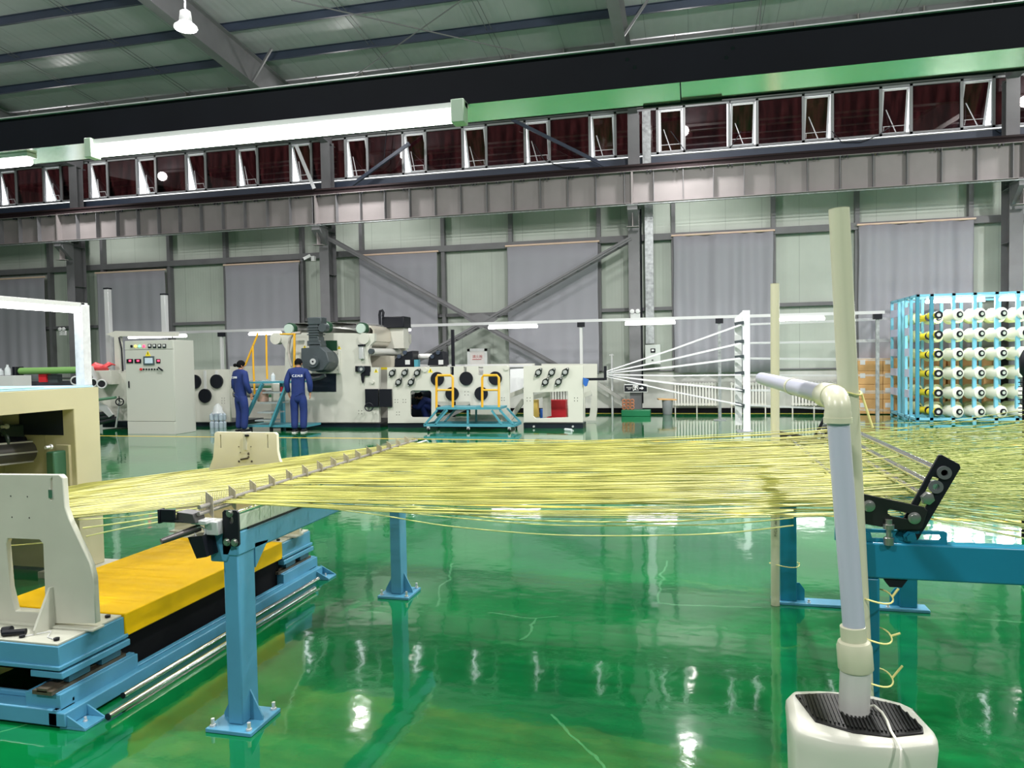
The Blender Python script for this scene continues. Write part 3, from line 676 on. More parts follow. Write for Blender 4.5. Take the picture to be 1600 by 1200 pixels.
# roller and gearbox inside
p0 = at(-60, 715, x=-4.95); p1 = at(66, 703, x=-4.95)
ro = MB().cyl(p0, p1, .085, 24); ro.build('ribbed_roller', mat('roller_grey', srgb(105, 104, 104), .3, .6), cf)
q = MB()
for k in range(6):
    aa = 2 * math.pi * k / 6; off = Vector((math.cos(aa) * .088, 0, math.sin(aa) * .088)); q.bar(p0 + off, p1 + off, .012, .012)
q.build('roller_slat', alu, cf, smooth=0)
MB().cyl(p1 + Vector((0, .0, 0)), p1 + Vector((0, .02, 0)), .13, 24).build('roller_flange', mat('flange_dark', srgb(50, 60, 60), .4, .5), cf)
MB().cyl(at(-60, 690, x=-5.0), at(60, 690, x=-5.0), .05, 16).build('upper_shaft', black, cf)
c_ = at(84, 722, y=4.5); MB().box(c_.x - .03, c_.x + .04, 4.46, 4.60, c_.z - .12, c_.z + .08).build('gear_plate', mat('gear_green', srgb(52, 96, 70), .45), cf, bevel=.01)
MB().box(c_.x - .05, c_.x + .07, 4.57, 4.60, c_.z - .2, c_.z + .12).build('bearing_bracket', ivory, cf, bevel=.004)
c_ = at(4, 684, y=4.45); MB().box(c_.x - .3, c_.x + .05, 4.40, 4.60, c_.z - .12, c_.z + .09).build('gearbox', mat('gearbox_dark', srgb(44, 62, 62), .4), cf, bevel=.012)
MB().torus(at(2, 688, y=4.39), (0, 1, 0), .06, .014).build('gearbox_ring', mat('gearbox_dark', (0, 0, 0)), cf)
for pp in ((12, 666), (80, 698)):
    c_ = at(*pp, y=4.42); q = MB(); bolt(q, c_, (0, -1, 0), .012, .05); q.build('hex_bolt', alu, cf)
# lit tube on its post over the table
lf = empty('tube_light', (-4.6, 4.0, 1.445), 'lit fluorescent tube on a white post above the cream frame, left edge', 'light')
ya = 2.6
MB().box(-4.63, -4.57, ya, 4.80, 2.05, 2.085).build('lamp_housing', white, lf, bevel=.003)
MB().cyl((-4.6, ya, 2.03), (-4.6, 4.76, 2.03), .026, 14).build('lamp_tube', tube_near, lf)
MB().box(-4.63, -4.57, 4.76, 4.83, 2.0, 2.085).build('lamp_end_cap', white, lf, bevel=.003)
MB().box(-4.64, -4.56, 4.76, 4.835, 1.446, 2.07).build('lamp_post', mat('post_white', srgb(205, 206, 210), .35, noise=.1, nscale=25), lf, bevel=.003)
# things on the table
def onto(px, py, z=1.446): return at(px, py, z=z)

# --- overhead stainless tray with lamp ------------------------------
ty0, ty1 = 2.42, 2.62
tl = at(800, 96, y=ty0).z; tbm = at(800, 155, y=ty0).z
inox = mat('polished_inox', (0.86, 0.88, 0.82), .16, .88, bump=.05, bscale=2.5)
darkface = mat('dark_reflection', (.005, .006, .010), .6, noise=.2, nscale=3, spec=.12)  # bare metal's reflection of the dark hall, put into the face colour
oh = empty('cable_trough', (-.5, ty0, tbm), 'long dark channel with mirror-bright underside crossing the top of the picture', 'beam')
MB().box(-4.6, 2.6, ty0, ty0 + .004, tbm, tl).build('front_face', darkface, oh, smooth=0)
MB().box(-4.6, 2.6, ty0 - .012, ty0 + .012, tl, tl + .004).build('top_lip', alu, oh, smooth=0)
MB().box(-4.6, at(1062, 150, y=ty0).x, ty0 + .005, ty1, tbm + .002, tbm + .006).build('underside_sheet', inox, oh, smooth=0)
MB().box(at(1064, 150, y=ty0).x, 2.6, ty0 + .005, ty1, tbm + .006, tbm + .010).build('underside_sheet', inox, oh, smooth=0)
MB().box(at(1005, 160, y=ty1).x, at(1128, 160, y=ty1).x, ty1 - .004, ty1, tbm - .006, tbm + .001).build('joint_strip', black, oh, smooth=0)
MB().box(-4.6, 2.6, ty1, ty1 + .004, tbm - .0, tl).build('rear_face', darkface, oh, smooth=0)
for p in ((1145, 75), (1135, 90), (992, 105), (980, 93)):
    MB().cyl(at(*p, y=ty0 - .002), at(*p, y=ty0 + .002), .006, 10).build('bolt_hole', black, oh)
tn = empty('tube_light', (-1.5, 2.395, tbm - .09), 'long lit fluorescent tube fixed under the overhead channel', 'light')
xa, xb = at(140, 235, y=2.395).x, at(728, 180, y=2.395).x
zt0 = at(430, 193, y=2.395).z; zb0 = at(430, 217, y=2.395).z; zm = (zt0 + zb0) / 2 - .012
MB().box(xa, xb, 2.385, 2.418, zt0 - .012, zt0 + .008).box(xa, xb, 2.40, 2.44, zt0 + .002, zt0 + .010).build('lamp_housing', white, tn, bevel=.002)
MB().cyl((xa + .03, 2.395, zm), (xb - .045, 2.395, zm), .020, 16).build('lamp_tube', tube_near, tn)
MB().box(xb - .045, xb, 2.368, 2.42, zm - .026, zt0 + .012).build('lamp_end_cap', mat('lamp_cap', srgb(178, 196, 178), .3), tn, bevel=.003)
MB().box(xa, xa + .03, 2.368, 2.42, zm - .024, zt0 + .010).build('lamp_end_cap', mat('lamp_cap', (0, 0, 0)), tn, bevel=.003)
t2 = MB().cyl((-4.5, 2.475, tbm - .03), (at(45, 245, y=2.475).x, 2.475, tbm - .03), .019, 14)
t2e = empty('tube_light', (-4.0, 2.5, tbm - .05), 'second fluorescent tube under the overhead channel, at the left edge', 'light')
t2.build('lamp_tube', tube_near, t2e)
MB().box(-4.5, at(50, 245, y=2.475).x, 2.452, 2.50, tbm - .016, tbm + .001).build('lamp_housing', white, t2e, bevel=.002)
MB().tube([at(40, 236, y=2.47), at(55, 240, y=2.5), at(60, 238, y=2.55), at(52, 234, y=2.56)], .003, 6).build('lamp_cable', black, t2e)

# --- right roller stand ---------------------------------------------
rs = empty('roller_stand', (.95, 3.9, 0), 'teal blue roller stand with chrome rods behind the humidifier, right', 'stand')
RX0, RX1 = .547, .652
zt2 = .925
for y0 in (2.82, 4.94):
    y1 = y0 + .06
    MB().box(RX0, 1.39, y0, y1, zt2 - .13, zt2).build('cross_beam', blue_deep, rs, bevel=.008)
    for x0 in (RX0, 1.246):
        MB().box(x0, x0 + .1, y0, y1, .018, zt2 - .13).build('leg', blue_deep, rs, bevel=.006)
    MB().box(.495, 1.41, y0 - .03, y1 + .03, 0, .018).build('base_bar', blue, rs, bevel=.003)
    for x0, s in ((RX0 + .1, 1), (1.246, -1)):
        MB().prism([(x0, y0 + .03, .018), (x0 + s * .05, y0 + .03, .018), (x0 + s * .05, y0 + .03, .09), (x0 + s * .02, y0 + .03, .13), (x0, y0 + .03, .13)], (0, .008, 0)).build('gusset', blue_deep, rs, smooth=0)
        q = MB(); bolt(q, (x0 + s * .07, y0 - .01, .018), (0, 0, 1), .007, .02); q.build('anchor_bolt', alu, rs)
    # slotted blue bracket on the beam
    z0 = zt2; zz = z0 + .045
    lp = [(.50, y0 + .01, z0), (.865, y0 + .01, z0), (.865, y0 + .01, zz - .006), (.858, y0 + .01, zz), (.50, y0 + .01, zz)]
    h1 = [(.76, y0 + .01, z0 + .013), (.84, y0 + .01, z0 + .013), (.846, y0 + .01, z0 + .022), (.84, y0 + .01, zz - .012), (.76, y0 + .01, zz - .012)]
    h2 = [(.53, y0 + .01, z0 + .013), (.69, y0 + .01, z0 + .013), (.69, y0 + .01, zz - .012), (.53, y0 + .01, zz - .012)]
    MB().prism(lp, (0, .012, 0), [h1, h2]).build('slotted_bracket', blue_deep, rs, bevel=.001)
    for xx in (.60, .745):
        q = MB(); bolt(q, (xx, y0 + .01, z0 + .022), (0, -1, 0), .014, .015); q.build('bracket_bolt', blue_deep, rs)
    q = MB(); q.lathe([(.017, 0), (.017, .025), (.009, .027), (.009, .055), (.019, .056), (.019, .072), (.012, .073), (.012, .09)], (.672, y0 - .012, z0 - .003), (0, 0, 1), 14); q.build('levelling_bolt', zinc, rs)
    # dark swivel plate
    yy = y0 - .004 if y0 < 3 else y0 + .03
    sw = [at(*p, y=2.82) for p in ((1330, 768), (1352, 772), (1443, 792), (1449, 798), (1441, 824), (1436, 827), (1400, 827), (1330, 815))]
    so_ = [at(*p, y=2.82) for p in ((1387, 797), (1390, 795), (1420, 802), (1428, 805), (1426, 812), (1392, 806), (1387, 802))]
    dy = Vector((0, yy - 2.82, 0))
    MB().prism([p + dy for p in sw], (0, .008, 0), [[p + dy for p in so_]]).build('swivel_plate', mat('swivel_black', srgb(38, 40, 40), .35, .3), rs, bevel=.002)
    for pp in ((1357, 790), (1428, 809)):
        c = at(*pp, y=2.82) + dy; q = MB(); q.lathe([(.021, 0), (.021, .004), (.014, .006), (.014, .012), (.006, .013)], c, (0, -1, 0), 16); q.build('pivot_bolt', zinc, rs)
    # tall slotted plate
    tp = [at(*p, y=2.82) for p in ((1468, 712), (1473, 711), (1501, 726), (1503, 732), (1436, 845), (1420, 850), (1405, 846), (1398, 838))]
    A0 = at(1464, 747, y=2.82); A1 = at(1441, 795, y=2.82); d = (A1 - A0).normalized(); n_ = Vector((d.z, 0, -d.x)) * .011
    sh = [A0 + n_, A1 + n_, A1 - n_, A0 - n_]
    dy2 = dy + Vector((0, .014, 0))
    MB().prism([p + dy2 for p in tp], (0, .01, 0), [[p + dy2 for p in sh]]).build('slotted_plate', black, rs, bevel=.002)
    for i, pp in enumerate(((1476, 739), (1463, 761), (1450, 779))):
        c = at(*pp, y=2.82) + dy2
        if i < 2: q = MB().ring(c + Vector((0, -.004, 0)), (0, 1, 0), .023, .011, .012); q.build('bush', mat('bush_grey', srgb(92, 96, 98), .4), rs)
        else: q = MB().lathe([(.024, 0), (.024, .005), (.020, .007), (.020, .018), (.012, .02)], c, (0, -1, 0), 6); q.build('hex_nut', zinc, rs)
for pp in ((1476, 739), (1463, 761), (1450, 779), (1428, 809), (1357, 790)):
    c = at(*pp, y=2.82); MB().cyl((c.x, 2.83, c.z), (c.x, 4.97, c.z), .0125, 14).build('chrome_roller', chrome, rs)
MB().prism([(.66, 2.83, .795), (.74, 2.83, .795), (.72, 2.83, .765), (.68, 2.83, .765)], (0, .05, 0)).build('cable_clamp', black, rs, smooth=0)
# PVC pipes tied to the stand
def pvc_pipe(p0, p1, r, label, marks):
    t = empty('pvc_pipe', p0, label, 'pipe', 'cream plastic pipes tied to the roller stand')
    q = MB(); n = 24; p0 = Vector(p0); p1 = Vector(p1); a = (p1 - p0).normalized(); q.tube([p0, p1], r, 28, cap=False)
    q.tube([p1, p0 + a * .01], r * .9, 28, cap=False); q.ring(p1 - a * .001, a, r, r * .9, .002)
    q.build('pipe_body', pvc, t, smooth=60)
    if marks:
        side = a.cross(Vector((0, -1, 0))).normalized(); f = Vector((0, -1, 0)) - a * Vector((0, -1, 0)).dot(a); f.normalize()
        dirn = (f * .8 + side * -.6).normalized() if marks > 0 else f
        for fr_ in (.26, .42):
            c = p0.lerp(p1, fr_) + dirn * (r + .0005)
            xa_ = a; za_ = dirn; ya_ = za_.cross(xa_); M = Matrix((xa_, ya_, za_)).transposed()
            text('pipe_print', 'PVC-U  de75 x 2.3', .022, c, M.to_euler(), mat('print_grey', srgb(110, 110, 100), .6), t, .0003)
    return t
pvc_pipe((.598, 2.765, .001), (.505, 2.775, 2.10), .034, 'leaning cream plastic pipe right behind the lilac riser pipe, tied to the near leg', 1)
pvc_pipe((.512, 4.90, .001), (.518, 4.9, 2.04), .027, 'upright cream plastic pipe tied to the far left leg of the roller stand', -1)
tie = mat('tie_yarn', srgb(226, 216, 140), .6)
def wrap(c, rx, ry, tail, name_label):
    q = MB(); P_ = [Vector((c[0] + rx * math.cos(a), c[1] + ry * math.sin(a), c[2] + .006 * math.sin(2 * a))) for a in [2 * math.pi * k / 24 for k in range(25)]]
    q.tube(P_, .003, 6); q.tube([P_[0], P_[0] + Vector(tail) * .5, P_[0] + Vector(tail)], .004, 6)
    tag(q.build('yarn_tie', tie), name_label, 'tie', 'yarn ties on the pipes')
wrap((.62, 2.80, .74), .062, .078, (.02, 0, .03), 'yellow yarn tie round pipe and near leg, just under the beam')
wrap((.62, 2.80, .45), .062, .078, (.03, -.01, .05), 'yellow yarn tie round pipe and near leg, lowest of them, just above the humidifier')
wrap((.62, 2.80, .60), .058, .078, (.03, 0, .012), 'short yellow yarn tail poking out right of the near leg')
wrap((.535, 2.77, 1.46), .040, .040, (.03, -.03, -.12), 'yellow yarn tie on the leaning pipe beside the white elbow')
wrap((.57, 4.93, .26), .09, .07, (.0, 0, .01), 'yellow yarn tie round the far upright pipe and far leg')
# --- humidifier -------------------------------------------------------
hx, hy, hz = .412, 2.05, .655
hu = empty('humidifier', (hx, hy, 0), 'white plastic humidifier with black ribbed lid and riser pipe, lower right', 'humidifier')
def sup(rx, ry, e=3.6, n=48, skew=0.0):
    o_ = []
    for k in range(n):
        a = 2 * math.pi * k / n; c, s_ = math.cos(a), math.sin(a)
        o_.append((rx * math.copysign(abs(c) ** (2 / e), c), ry * math.copysign(abs(s_) ** (2 / e), s_)))
    return o_
# octagon-like plan: pointed ends, bowed front and back
plan = [(-.178, .075), (-.155, .118), (-.08, .135), (.0, .138), (.08, .130), (.150, .100), (.172, .075), (.190, -.045), (.186, -.085), (.168, -.105), (.08, -.138), (0, -.148), (-.08, -.145), (-.150, -.120), (-.176, -.098), (-.184, -.04)]
def hum_ring(sc, z, dx=0): return [Vector((hx + x * sc * .92 + dx, hy + y * sc, z)) for x, y in plan]
q = MB(); rings = [(.86, .02), (.92, .06), (.95, .30), (.985, .56), (1.0, .60), (1.01, .62), (1.0, hz - .015), (.96, hz)]
for sc, z in rings: q.v += hum_ring(sc, z)
n = len(plan)
for i in range(len(rings) - 1):
    for k in range(n): q.f.append((i * n + k, i * n + (k + 1) % n, (i + 1) * n + (k + 1) % n, (i + 1) * n + k))
q.f.append(tuple(reversed(range(n)))); q.f.append(tuple((len(rings) - 1) * n + k for k in range(n)))
b_ = q.build('body', plastic_white, hu, smooth=50); sd = b_.modifiers.new('round', 'BEVEL'); sd.width = .012; sd.segments = 3; sd.limit_method = 'ANGLE'; sd.angle_limit = math.radians(30)
for k in (-1, 1): MB().box(hx - .05 + k * .10, hx + .05 + k * .10, hy - .1, hy + .1, 0, .03).build('foot', black, hu, smooth=0)
lid = [(-.150, .078), (-.06, .105), (.03, .103), (.125, .070), (.158, -.045), (.150, -.078), (.06, -.113), (-.03, -.108), (-.118, -.068)]
lid = [(x * .93, y) for x, y in lid]
MB().prism([(hx + x, hy + y, hz - .002) for x, y in lid], (0, 0, .007)).build('lid', mat('lid_black', (.007, .007, .007), .4, spec=.3), hu, bevel=.003)
q = MB()
def inside(x, y):
    c = False; j = len(lid) - 1
    for i in range(len(lid)):
        if ((lid[i][1] > y) != (lid[j][1] > y)) and x < (lid[j][0] - lid[i][0]) * (y - lid[i][1]) / (lid[j][1] - lid[i][1]) + lid[i][0]: c = not c
        j = i
    return c
x = -.14
while x < .15:
    ys = [y / 200 for y in range(-30, 30) if inside(x, y / 200)]
    if len(ys) > 8: q.bar((hx + x, hy + min(ys) + .012, hz + .007), (hx + x + .0, hy + max(ys) - .012, hz + .007), .004, .006)
    x += .0095
q.build('lid_ribs', mat('lid_black', (0, 0, 0)), hu, smooth=0)
px0, py0 = at(1338, 1120, z=hz + .004).x, at(1338, 1112, z=hz + .004).y
base = Vector((px0, py0, hz + .004)); j1 = Vector((at(1337, 1040, y=py0).x, py0, at(1337, 1040, y=py0).z)); j2 = Vector((at(1336, 1003, y=py0).x, py0, at(1336, 1003, y=py0).z))
top = at(1309, 651, y=py0); rr = .037
MB().tube([base, j1], rr * 1.02, 32).build('lower_pipe', mat('pvc_grey', srgb(196, 196, 192), .3), hu, smooth=50)
ax = (j2 - j1).normalized()
MB().lathe([(rr * 1.1, -.004), (rr * 1.17, 0), (rr * 1.17, .058), (rr * 1.05, .07), (rr * .85, .074), (rr * .85, .11), (rr * .78, .112)], j1 - Vector((0, 0, .006)), (top - j1), 32).build('reducer', pvc, hu, smooth=40)
MB().tube([j2, top], rr * .74, 32).build('riser_pipe', pvc_white, hu, smooth=50)
# elbow and the outlet run to the far left
out3 = at(1190, 590, y=3.6); T0 = top + Vector((0, 0, .012)); D = Vector((out3.x - T0.x, out3.y - T0.y, 0)).normalized(); rb = .037
arc = [T0 + D * (rb - rb * math.cos(a)) + Vector((0, 0, rb * math.sin(a))) for a in [math.pi / 2 * k / 8 for k in range(9)]]
E1 = arc[-1] + D * .12
MB().tube([top - Vector((0, 0, .006)), top + Vector((0, 0, .008)), top + Vector((0, 0, .02))], [rr * .90, rr * .90, rr * .84], 32).tube([top - Vector((0, 0, .016)), top - Vector((0, 0, .002))], rr * .95, 32).tube(arc + [E1], rr * .86, 32).tube([arc[-1] + D * .012, E1], rr * .93, 32).build('elbow', pvc, hu, smooth=50)
out3.z = E1.z + .004; MID = E1.lerp(out3, .38)
MB().tube([E1, MID], rr * .76, 28).build('outlet_pipe', pvc_white, hu, smooth=50)
MB().tube([MID, out3], rr * .74, 28, cap=False).tube([out3, MID.lerp(out3, .6)], rr * .62, 28, cap=False).ring(out3, D, rr * .74, rr * .62, .002).build('outlet_pipe', pvc_white, hu, smooth=50)
MB().tube([MID - D * .02, MID + D * .012], rr * .82, 28).build('pipe_joint', pvc, hu, smooth=50)
# power cable
c0 = base + Vector((.036, .01, .012))
MB().tube([c0, c0 + Vector((.015, .0, .004)), at(1378, 1113, z=hz + .012), at(1386, 1126, z=hz + .012), at(1392, 1142, z=hz + .012), at(1401, 1157, z=hz + .008), at(1408, 1172, y=1.893), at(1408, 1190, y=1.885), at(1404, 1230, y=1.885), at(1400, 1330, y=1.89)], .0035, 8).build('power_cable', plastic_white, hu)

# --- yarns -----------------------------------------------------------
rnd = random.Random(3)
NY = 310
yw = MB()
def strand(mb, P_, r):
    mb.tube(P_, r, 3, cap=False)
rodp = [at(*pp, y=2.82) for pp in ((1476, 739), (1463, 761), (1450, 779), (1428, 809), (1357, 790))]
LOOSE = {3, 9, 14}
for i in range(NY):
    u = i / (NY - 1); yc = 2.86 + u * 2.28 + rnd.uniform(-.003, .003)
    k = rnd.choices((0, 1, 2, 3, 4), (.06, .10, .13, .30, .41))[0]; rod = rodp[k]; yr = 2.94 + u * 1.94 + rnd.uniform(-.03, .03)
    zr = rod.z - .0145; zc_ = .978 + rnd.uniform(-.008, .01)
    sag = rnd.uniform(.0, .02) + (.03 * rnd.random() if i < 14 else 0)
    P_ = []
    for j in range(15):
        t = j / 14; x = rod.x + (-2.03 - rod.x) * t; y = yr + (yc - yr) * t; s4 = 4 * t * (1 - t)
        P_.append(Vector((x, y, zr + (zc_ - zr) * t ** .8 - sag * s4)))
    # to the carriage rollers at the left
    yl = 2.93 + u * 1.66; zl = .63 + rnd.uniform(-.012, .012)
    for j in range(1, 8):
        t = j / 7; P_.append(Vector((-2.03 + (-5.05 + 2.03) * t, yc + (yl - yc) * t, zc_ + (zl - zc_) * t - rnd.uniform(0, .008) * 4 * t * (1 - t))))
    strand(yw, P_, rnd.uniform(.0018, .0030))
ob = yw.build('yarn_sheet', yarn_m, smooth=180, fix=False)
tag(ob, 'wide sheet of yellow yarns stretched from the chrome rods through the comb', 'yarn', kind='stuff')
yw = MB(); NR = 430
for i in range(NR):
    u = rnd.random(); k = rnd.choices((0, 1, 2, 3, 4), (.10, .14, .18, .26, .32))[0]; rod = rodp[k]; yr = 2.94 + u * 1.94
    xe = 6.2; ye = 1.6 + 5.4 * rnd.random() ** .9; ze = rnd.choice((.25, .45, .7, .95, 1.2, 1.45, 1.7, 1.95)) + rnd.uniform(-.05, .05)
    ye = 2.2 + u * 3.2 + rnd.uniform(-.5, .5)
    P_ = []; sg = rnd.uniform(0, .10)
    for j in range(9):
        t = j / 8; P_.append(Vector((rod.x + (xe - rod.x) * t, yr + (ye - yr) * t, rod.z - .0145 * (1 - t) + (ze - rod.z) * t - sg * 4 * t * (1 - t))))
    strand(yw, P_, rnd.uniform(.0012, .0022))
ob = yw.build('yarn_fan', yarn_f, smooth=180, fix=False)
tag(ob, 'fan of yellow yarns spreading right from the chrome rods toward the creel', 'yarn', kind='stuff')
def loose(pxs, y, label, r=.003, group='loose yarns hanging below the yellow sheet'):
    P0 = [at(*p, y=yy) for p, yy in zip(pxs, y)]; P_ = []
    n = len(P0)
    for i in range(n - 1):
        p0, p1, p2, p3 = P0[max(i - 1, 0)], P0[i], P0[i + 1], P0[min(i + 2, n - 1)]
        for j in range(6):
            t = j / 6; P_.append(.5 * ((2 * p1) + (p2 - p0) * t + (2 * p0 - 5 * p1 + 4 * p2 - p3) * t * t + (-p0 + 3 * p1 - 3 * p2 + p3) * t ** 3))
    P_.append(P0[-1]); tag(MB().tube(P_, r, 6, cap=False).build('loose_yarn', mat('yarn_loose', srgb(226, 228, 150), .45), smooth=180, fix=False), label, 'yarn', group)
loose([(425, 783), (500, 793), (600, 806), (700, 822), (850, 835), (1000, 837), (1130, 833), (1240, 821)], [3.3, 3.2, 3.1, 3.05, 3.0, 2.98, 2.96, 2.95], 'lowest hanging yarn, sagging furthest below the yellow sheet')
loose([(470, 783), (560, 793), (700, 808), (850, 820), (1000, 821), (1130, 819), (1240, 809)], [3.4, 3.3, 3.15, 3.05, 3.0, 2.97, 2.95], 'sagging yarn second from the bottom below the yellow sheet')
loose([(600, 787), (700, 800), (800, 812), (1000, 816), (1100, 812), (1170, 805), (1240, 798)], [3.4, 3.2, 3.1, 3.0, 2.98, 2.96, 2.95], 'sagging yarn third from the bottom below the yellow sheet', .004)
loose([(540, 780), (700, 795), (850, 799), (1000, 800), (1240, 797)], [3.4, 3.2, 3.1, 3.05, 2.96], 'nearly straight loose yarn just under the edge of the yellow sheet')
loose([(306, 803), (250, 815), (190, 826), (135, 838)], [2.74, 2.8, 2.86, 2.9], 'lowest loose yarn between the comb and the white plate', group='loose yarns left of the comb')
loose([(312, 797), (250, 808), (190, 817), (130, 825)], [2.78, 2.83, 2.88, 2.9], 'second lowest loose yarn between the comb and the white plate', .004, group='loose yarns left of the comb')
loose([(318, 793), (250, 801), (190, 808), (122, 812)], [2.8, 2.85, 2.9, 2.92], 'third lowest loose yarn between the comb and the white plate', .003, group='loose yarns left of the comb')
loose([(70, 848), (35, 851), (8, 853)], [2.95, 2.98, 3.0], 'short yarn seen through the cut-out of the near white plate', .003, group='loose yarns left of the comb')
# ================================================================== background line
MY = 16.3                                   # front face of the coating line
MYB = 18.0                                  # its rear side frame
def face(name, pxs, y, t, m, root, holes=(), **k):
    return MB().prism(pts(pxs, y), (0, t, 0), [pts(h, y) if len(h) > 4 or not isinstance(h[0], str) else h for h in holes]).build(name, m, root, **k)
def rect(x0, y0, x1, y1): return [(x0, y0), (x1, y0), (x1, y1), (x0, y1)]
def rrect(x0, y0, x1, y1, r):
    o_ = []
    for cx, cy, a0 in ((x1 - r, y0 + r, -90), (x1 - r, y1 - r, 0), (x0 + r, y1 - r, 90), (x0 + r, y0 + r, 180)):
        for k in range(4):
            a = math.radians(a0 + 30 * k); o_.append((cx + r * math.cos(a), cy + r * math.sin(a)))
    return o_
def disc(name, px, py, r, y, m, root, t=.03, seg=28, **k):
    c = at(px, py, y=y); R = (at(px + r, py, y=y) - c).length
    return MB().cyl(c, c + Vector((0, t, 0)), R, seg).build(name, m, root, **k)
def pbox(name, x0, y0, x1, y1, yf_, t, m, root, **k):
    return pxbox(MB(), (x0, y0), (x1, y1), yf_, yf_ + t).build(name, m, root, **k)
def tri_sign(px, py, root, y, s=.07):
    c = at(px, py, y=y); q = MB().prism([(c.x - s, c.y, c.z - s * .75), (c.x + s, c.y, c.z - s * .75), (c.x, c.y, c.z + s * .9)], (0, .004, 0))
    o = q.build('warning_sign', mat('sign_yellow', srgb(232, 210, 40), .5), root, smooth=0)
    MB().box(c.x - .008, c.x + .008, c.y - .002, c.y + .001, c.z - .03, c.z + .03).build('warning_mark', black, o if root is None else root, smooth=0)
def dots(name, lst, y, root, r=.014):
    q = MB()
    for px, py in lst: q.cyl(at(px, py, y=y - .002), at(px, py, y=y + .004), r, 8)
    return q.build(name, mat('hole_dark', (.03, .03, .03), .6), root)
def four(px, py, d=2): return [(px - d, py - d), (px + d, py - d), (px - d, py + d), (px + d, py + d)]

# --- control cabinet --------------------------------------------------
y = 14.4
cc = empty('control_cabinet', (-12.0, 14.8, 0), 'tall grey-cream electrical control cabinet with gauges and small touchscreen', 'cabinet')
cabm = mat('cabinet_paint', srgb(184, 186, 178), .4)
MB().box(-12.65, -11.36, y + .01, 15.1, .0, 2.145).build('body', cabm, cc, bevel=.006)
MB().box(-12.64, -11.37, y - .01, y + .01, .30, 1.93).build('door', cabm, cc, bevel=.003)
MB().box(-12.64, -11.37, y - .01, y + .01, 1.94, 2.14).build('meter_panel', cabm, cc, bevel=.003)
MB().box(-12.64, -11.37, y - .01, y + .01, .0, .29).build('plinth_panel', cabm, cc, bevel=.003)
yy = y - .012
for px, m_ in ((205, black), (211, glow_yellow), (217.5, glow_green), (224, glow_red)): disc('indicator_lamp', px, 541, 1.7, yy - .02, m_, cc, .02, 12)
for px in (233.5, 241, 248.8, 256.3):
    o = pbox('meter', px - 2.6, 537.5, px + 2.6, 543.5, yy - .015, .015, black, cc, smooth=0)
    pbox('meter_face', px - 1.8, 538.4, px + 1.5, 541.5, yy - .018, .004, white, o, smooth=0)
for px, w in ((202.5, 5), (215, 5), (247, 3.1)):
    o = pbox('digital_display', px - w, 561, px + w, 567.3, yy - .012, .012, black, cc, smooth=0)
    pbox('led_digits', px - 1.3, 562.3, px + 2.3, 565, yy - .015, .004, glow_red, o, smooth=0)
o = pbox('touchscreen', 223.5, 556.8, 240.8, 570, yy - .02, .02, mat('bezel_grey', srgb(70, 84, 88), .4), cc, bevel=.004)
pbox('screen_glass', 226, 559.3, 238.5, 567.5, yy - .023, .005, screen_m, o, smooth=0)
tri_sign(231, 552.5, cc, yy - .003, .075)
disc('stop_button', 219.5, 577, 1.7, yy - .03, red_m, cc, .03, 12)
for px in (224, 228.3, 232.5, 236.8, 241, 245.3):
    disc('selector_knob', px, 577, 1.1, yy - .02, black, cc, .02, 10)
MB().bar(at(247, 574, y=yy - .05), at(254, 579, y=yy - .02), .03, .03).build('isolator_lever', black, cc, smooth=0)
pbox('door_handle', 200, 595.5, 201.8, 606, yy - .02, .02, black, cc, bevel=.003)

# --- uprights and portal behind the cabinet ---------------------------
pw = empty('film_winder', (-14.2, 15.8, 0), 'cream winder body with handwheel and slanted shafts left of the cabinet', 'machine')
yw_ = 15.6
face('side_plate', [(176, 585), (205, 580), (205, 657), (160, 657), (150, 640), (150, 590)], yw_, .08, cream, pw)
pbox('plinth', 160, 658, 205, 668, yw_ + .02, 1.0, navyblack, pw, smooth=0)
pbox('top_box', 146, 579, 174, 601, yw_ - .25, .5, cream, pw, bevel=.01)
face('portal', [(166, 522), (180, 517), (275, 519), (275, 526), (186, 525.5), (188, 581), (180, 581), (178, 527)], yw_ + .1, .12, cream, pw)
for px0, px1, yt, yb_ in ((163.5, 172.5, 452, 580), (252.5, 260.5, 461, 520)):
    a_ = at((px0 + px1) / 2, yt, y=yw_ + .3); b_ = at((px0 + px1) / 2 + 3.5, yb_, y=yw_ + .3)
    MB().bar(a_, (a_.x, a_.y, b_.z), .12, .12).build('guide_post', alu, pw, bevel=.004)
    MB().box(a_.x - .07, a_.x + .07, a_.y - .07, a_.y + .07, a_.z, a_.z + .035).build('post_cap', black, pw, smooth=0)
MB().tube([at(186, 527, y=yw_ + .05), at(190, 545, y=yw_ + .05), at(192, 580, y=yw_ + .05)], .02, 6).build('cable', black, pw)
c = at(187, 628, y=yw_ - .3); MB().torus(c, (1, -.9, .1), .085, .014).build('handwheel', black, pw)
q = MB()
for k in range(3):
    a = 2 * math.pi * k / 3; q.bar(c, c + Vector((.06 * math.cos(a), .06 * math.cos(a), .085 * math.sin(a))), .014, .014)
q.cyl(c, c + Vector((.04, -.06, .14)), .012, 8); q.build('handwheel_spoke', black, pw)
MB().bar(c, at(181, 668, y=yw_ - .3), .03, .03).build('stay_rod', alu, pw, smooth=0)
for i, (a, b) in enumerate((((150, 648), (172, 645)), ((150, 655), (176, 650)), ((150, 662), (182, 654)))):
    MB().cyl(at(*a, y=yw_ - .15), at(*b, y=yw_ - .25), .055, 14).build('cloth_shaft', mat('dark_roller', srgb(60, 62, 66), .35, .4), pw)
MB().prism(pts([(150, 628), (166, 634), (176, 648), (170, 652), (160, 642), (150, 637)], yw_ - .35), (0, .04, 0)).build('arm', alu, pw)
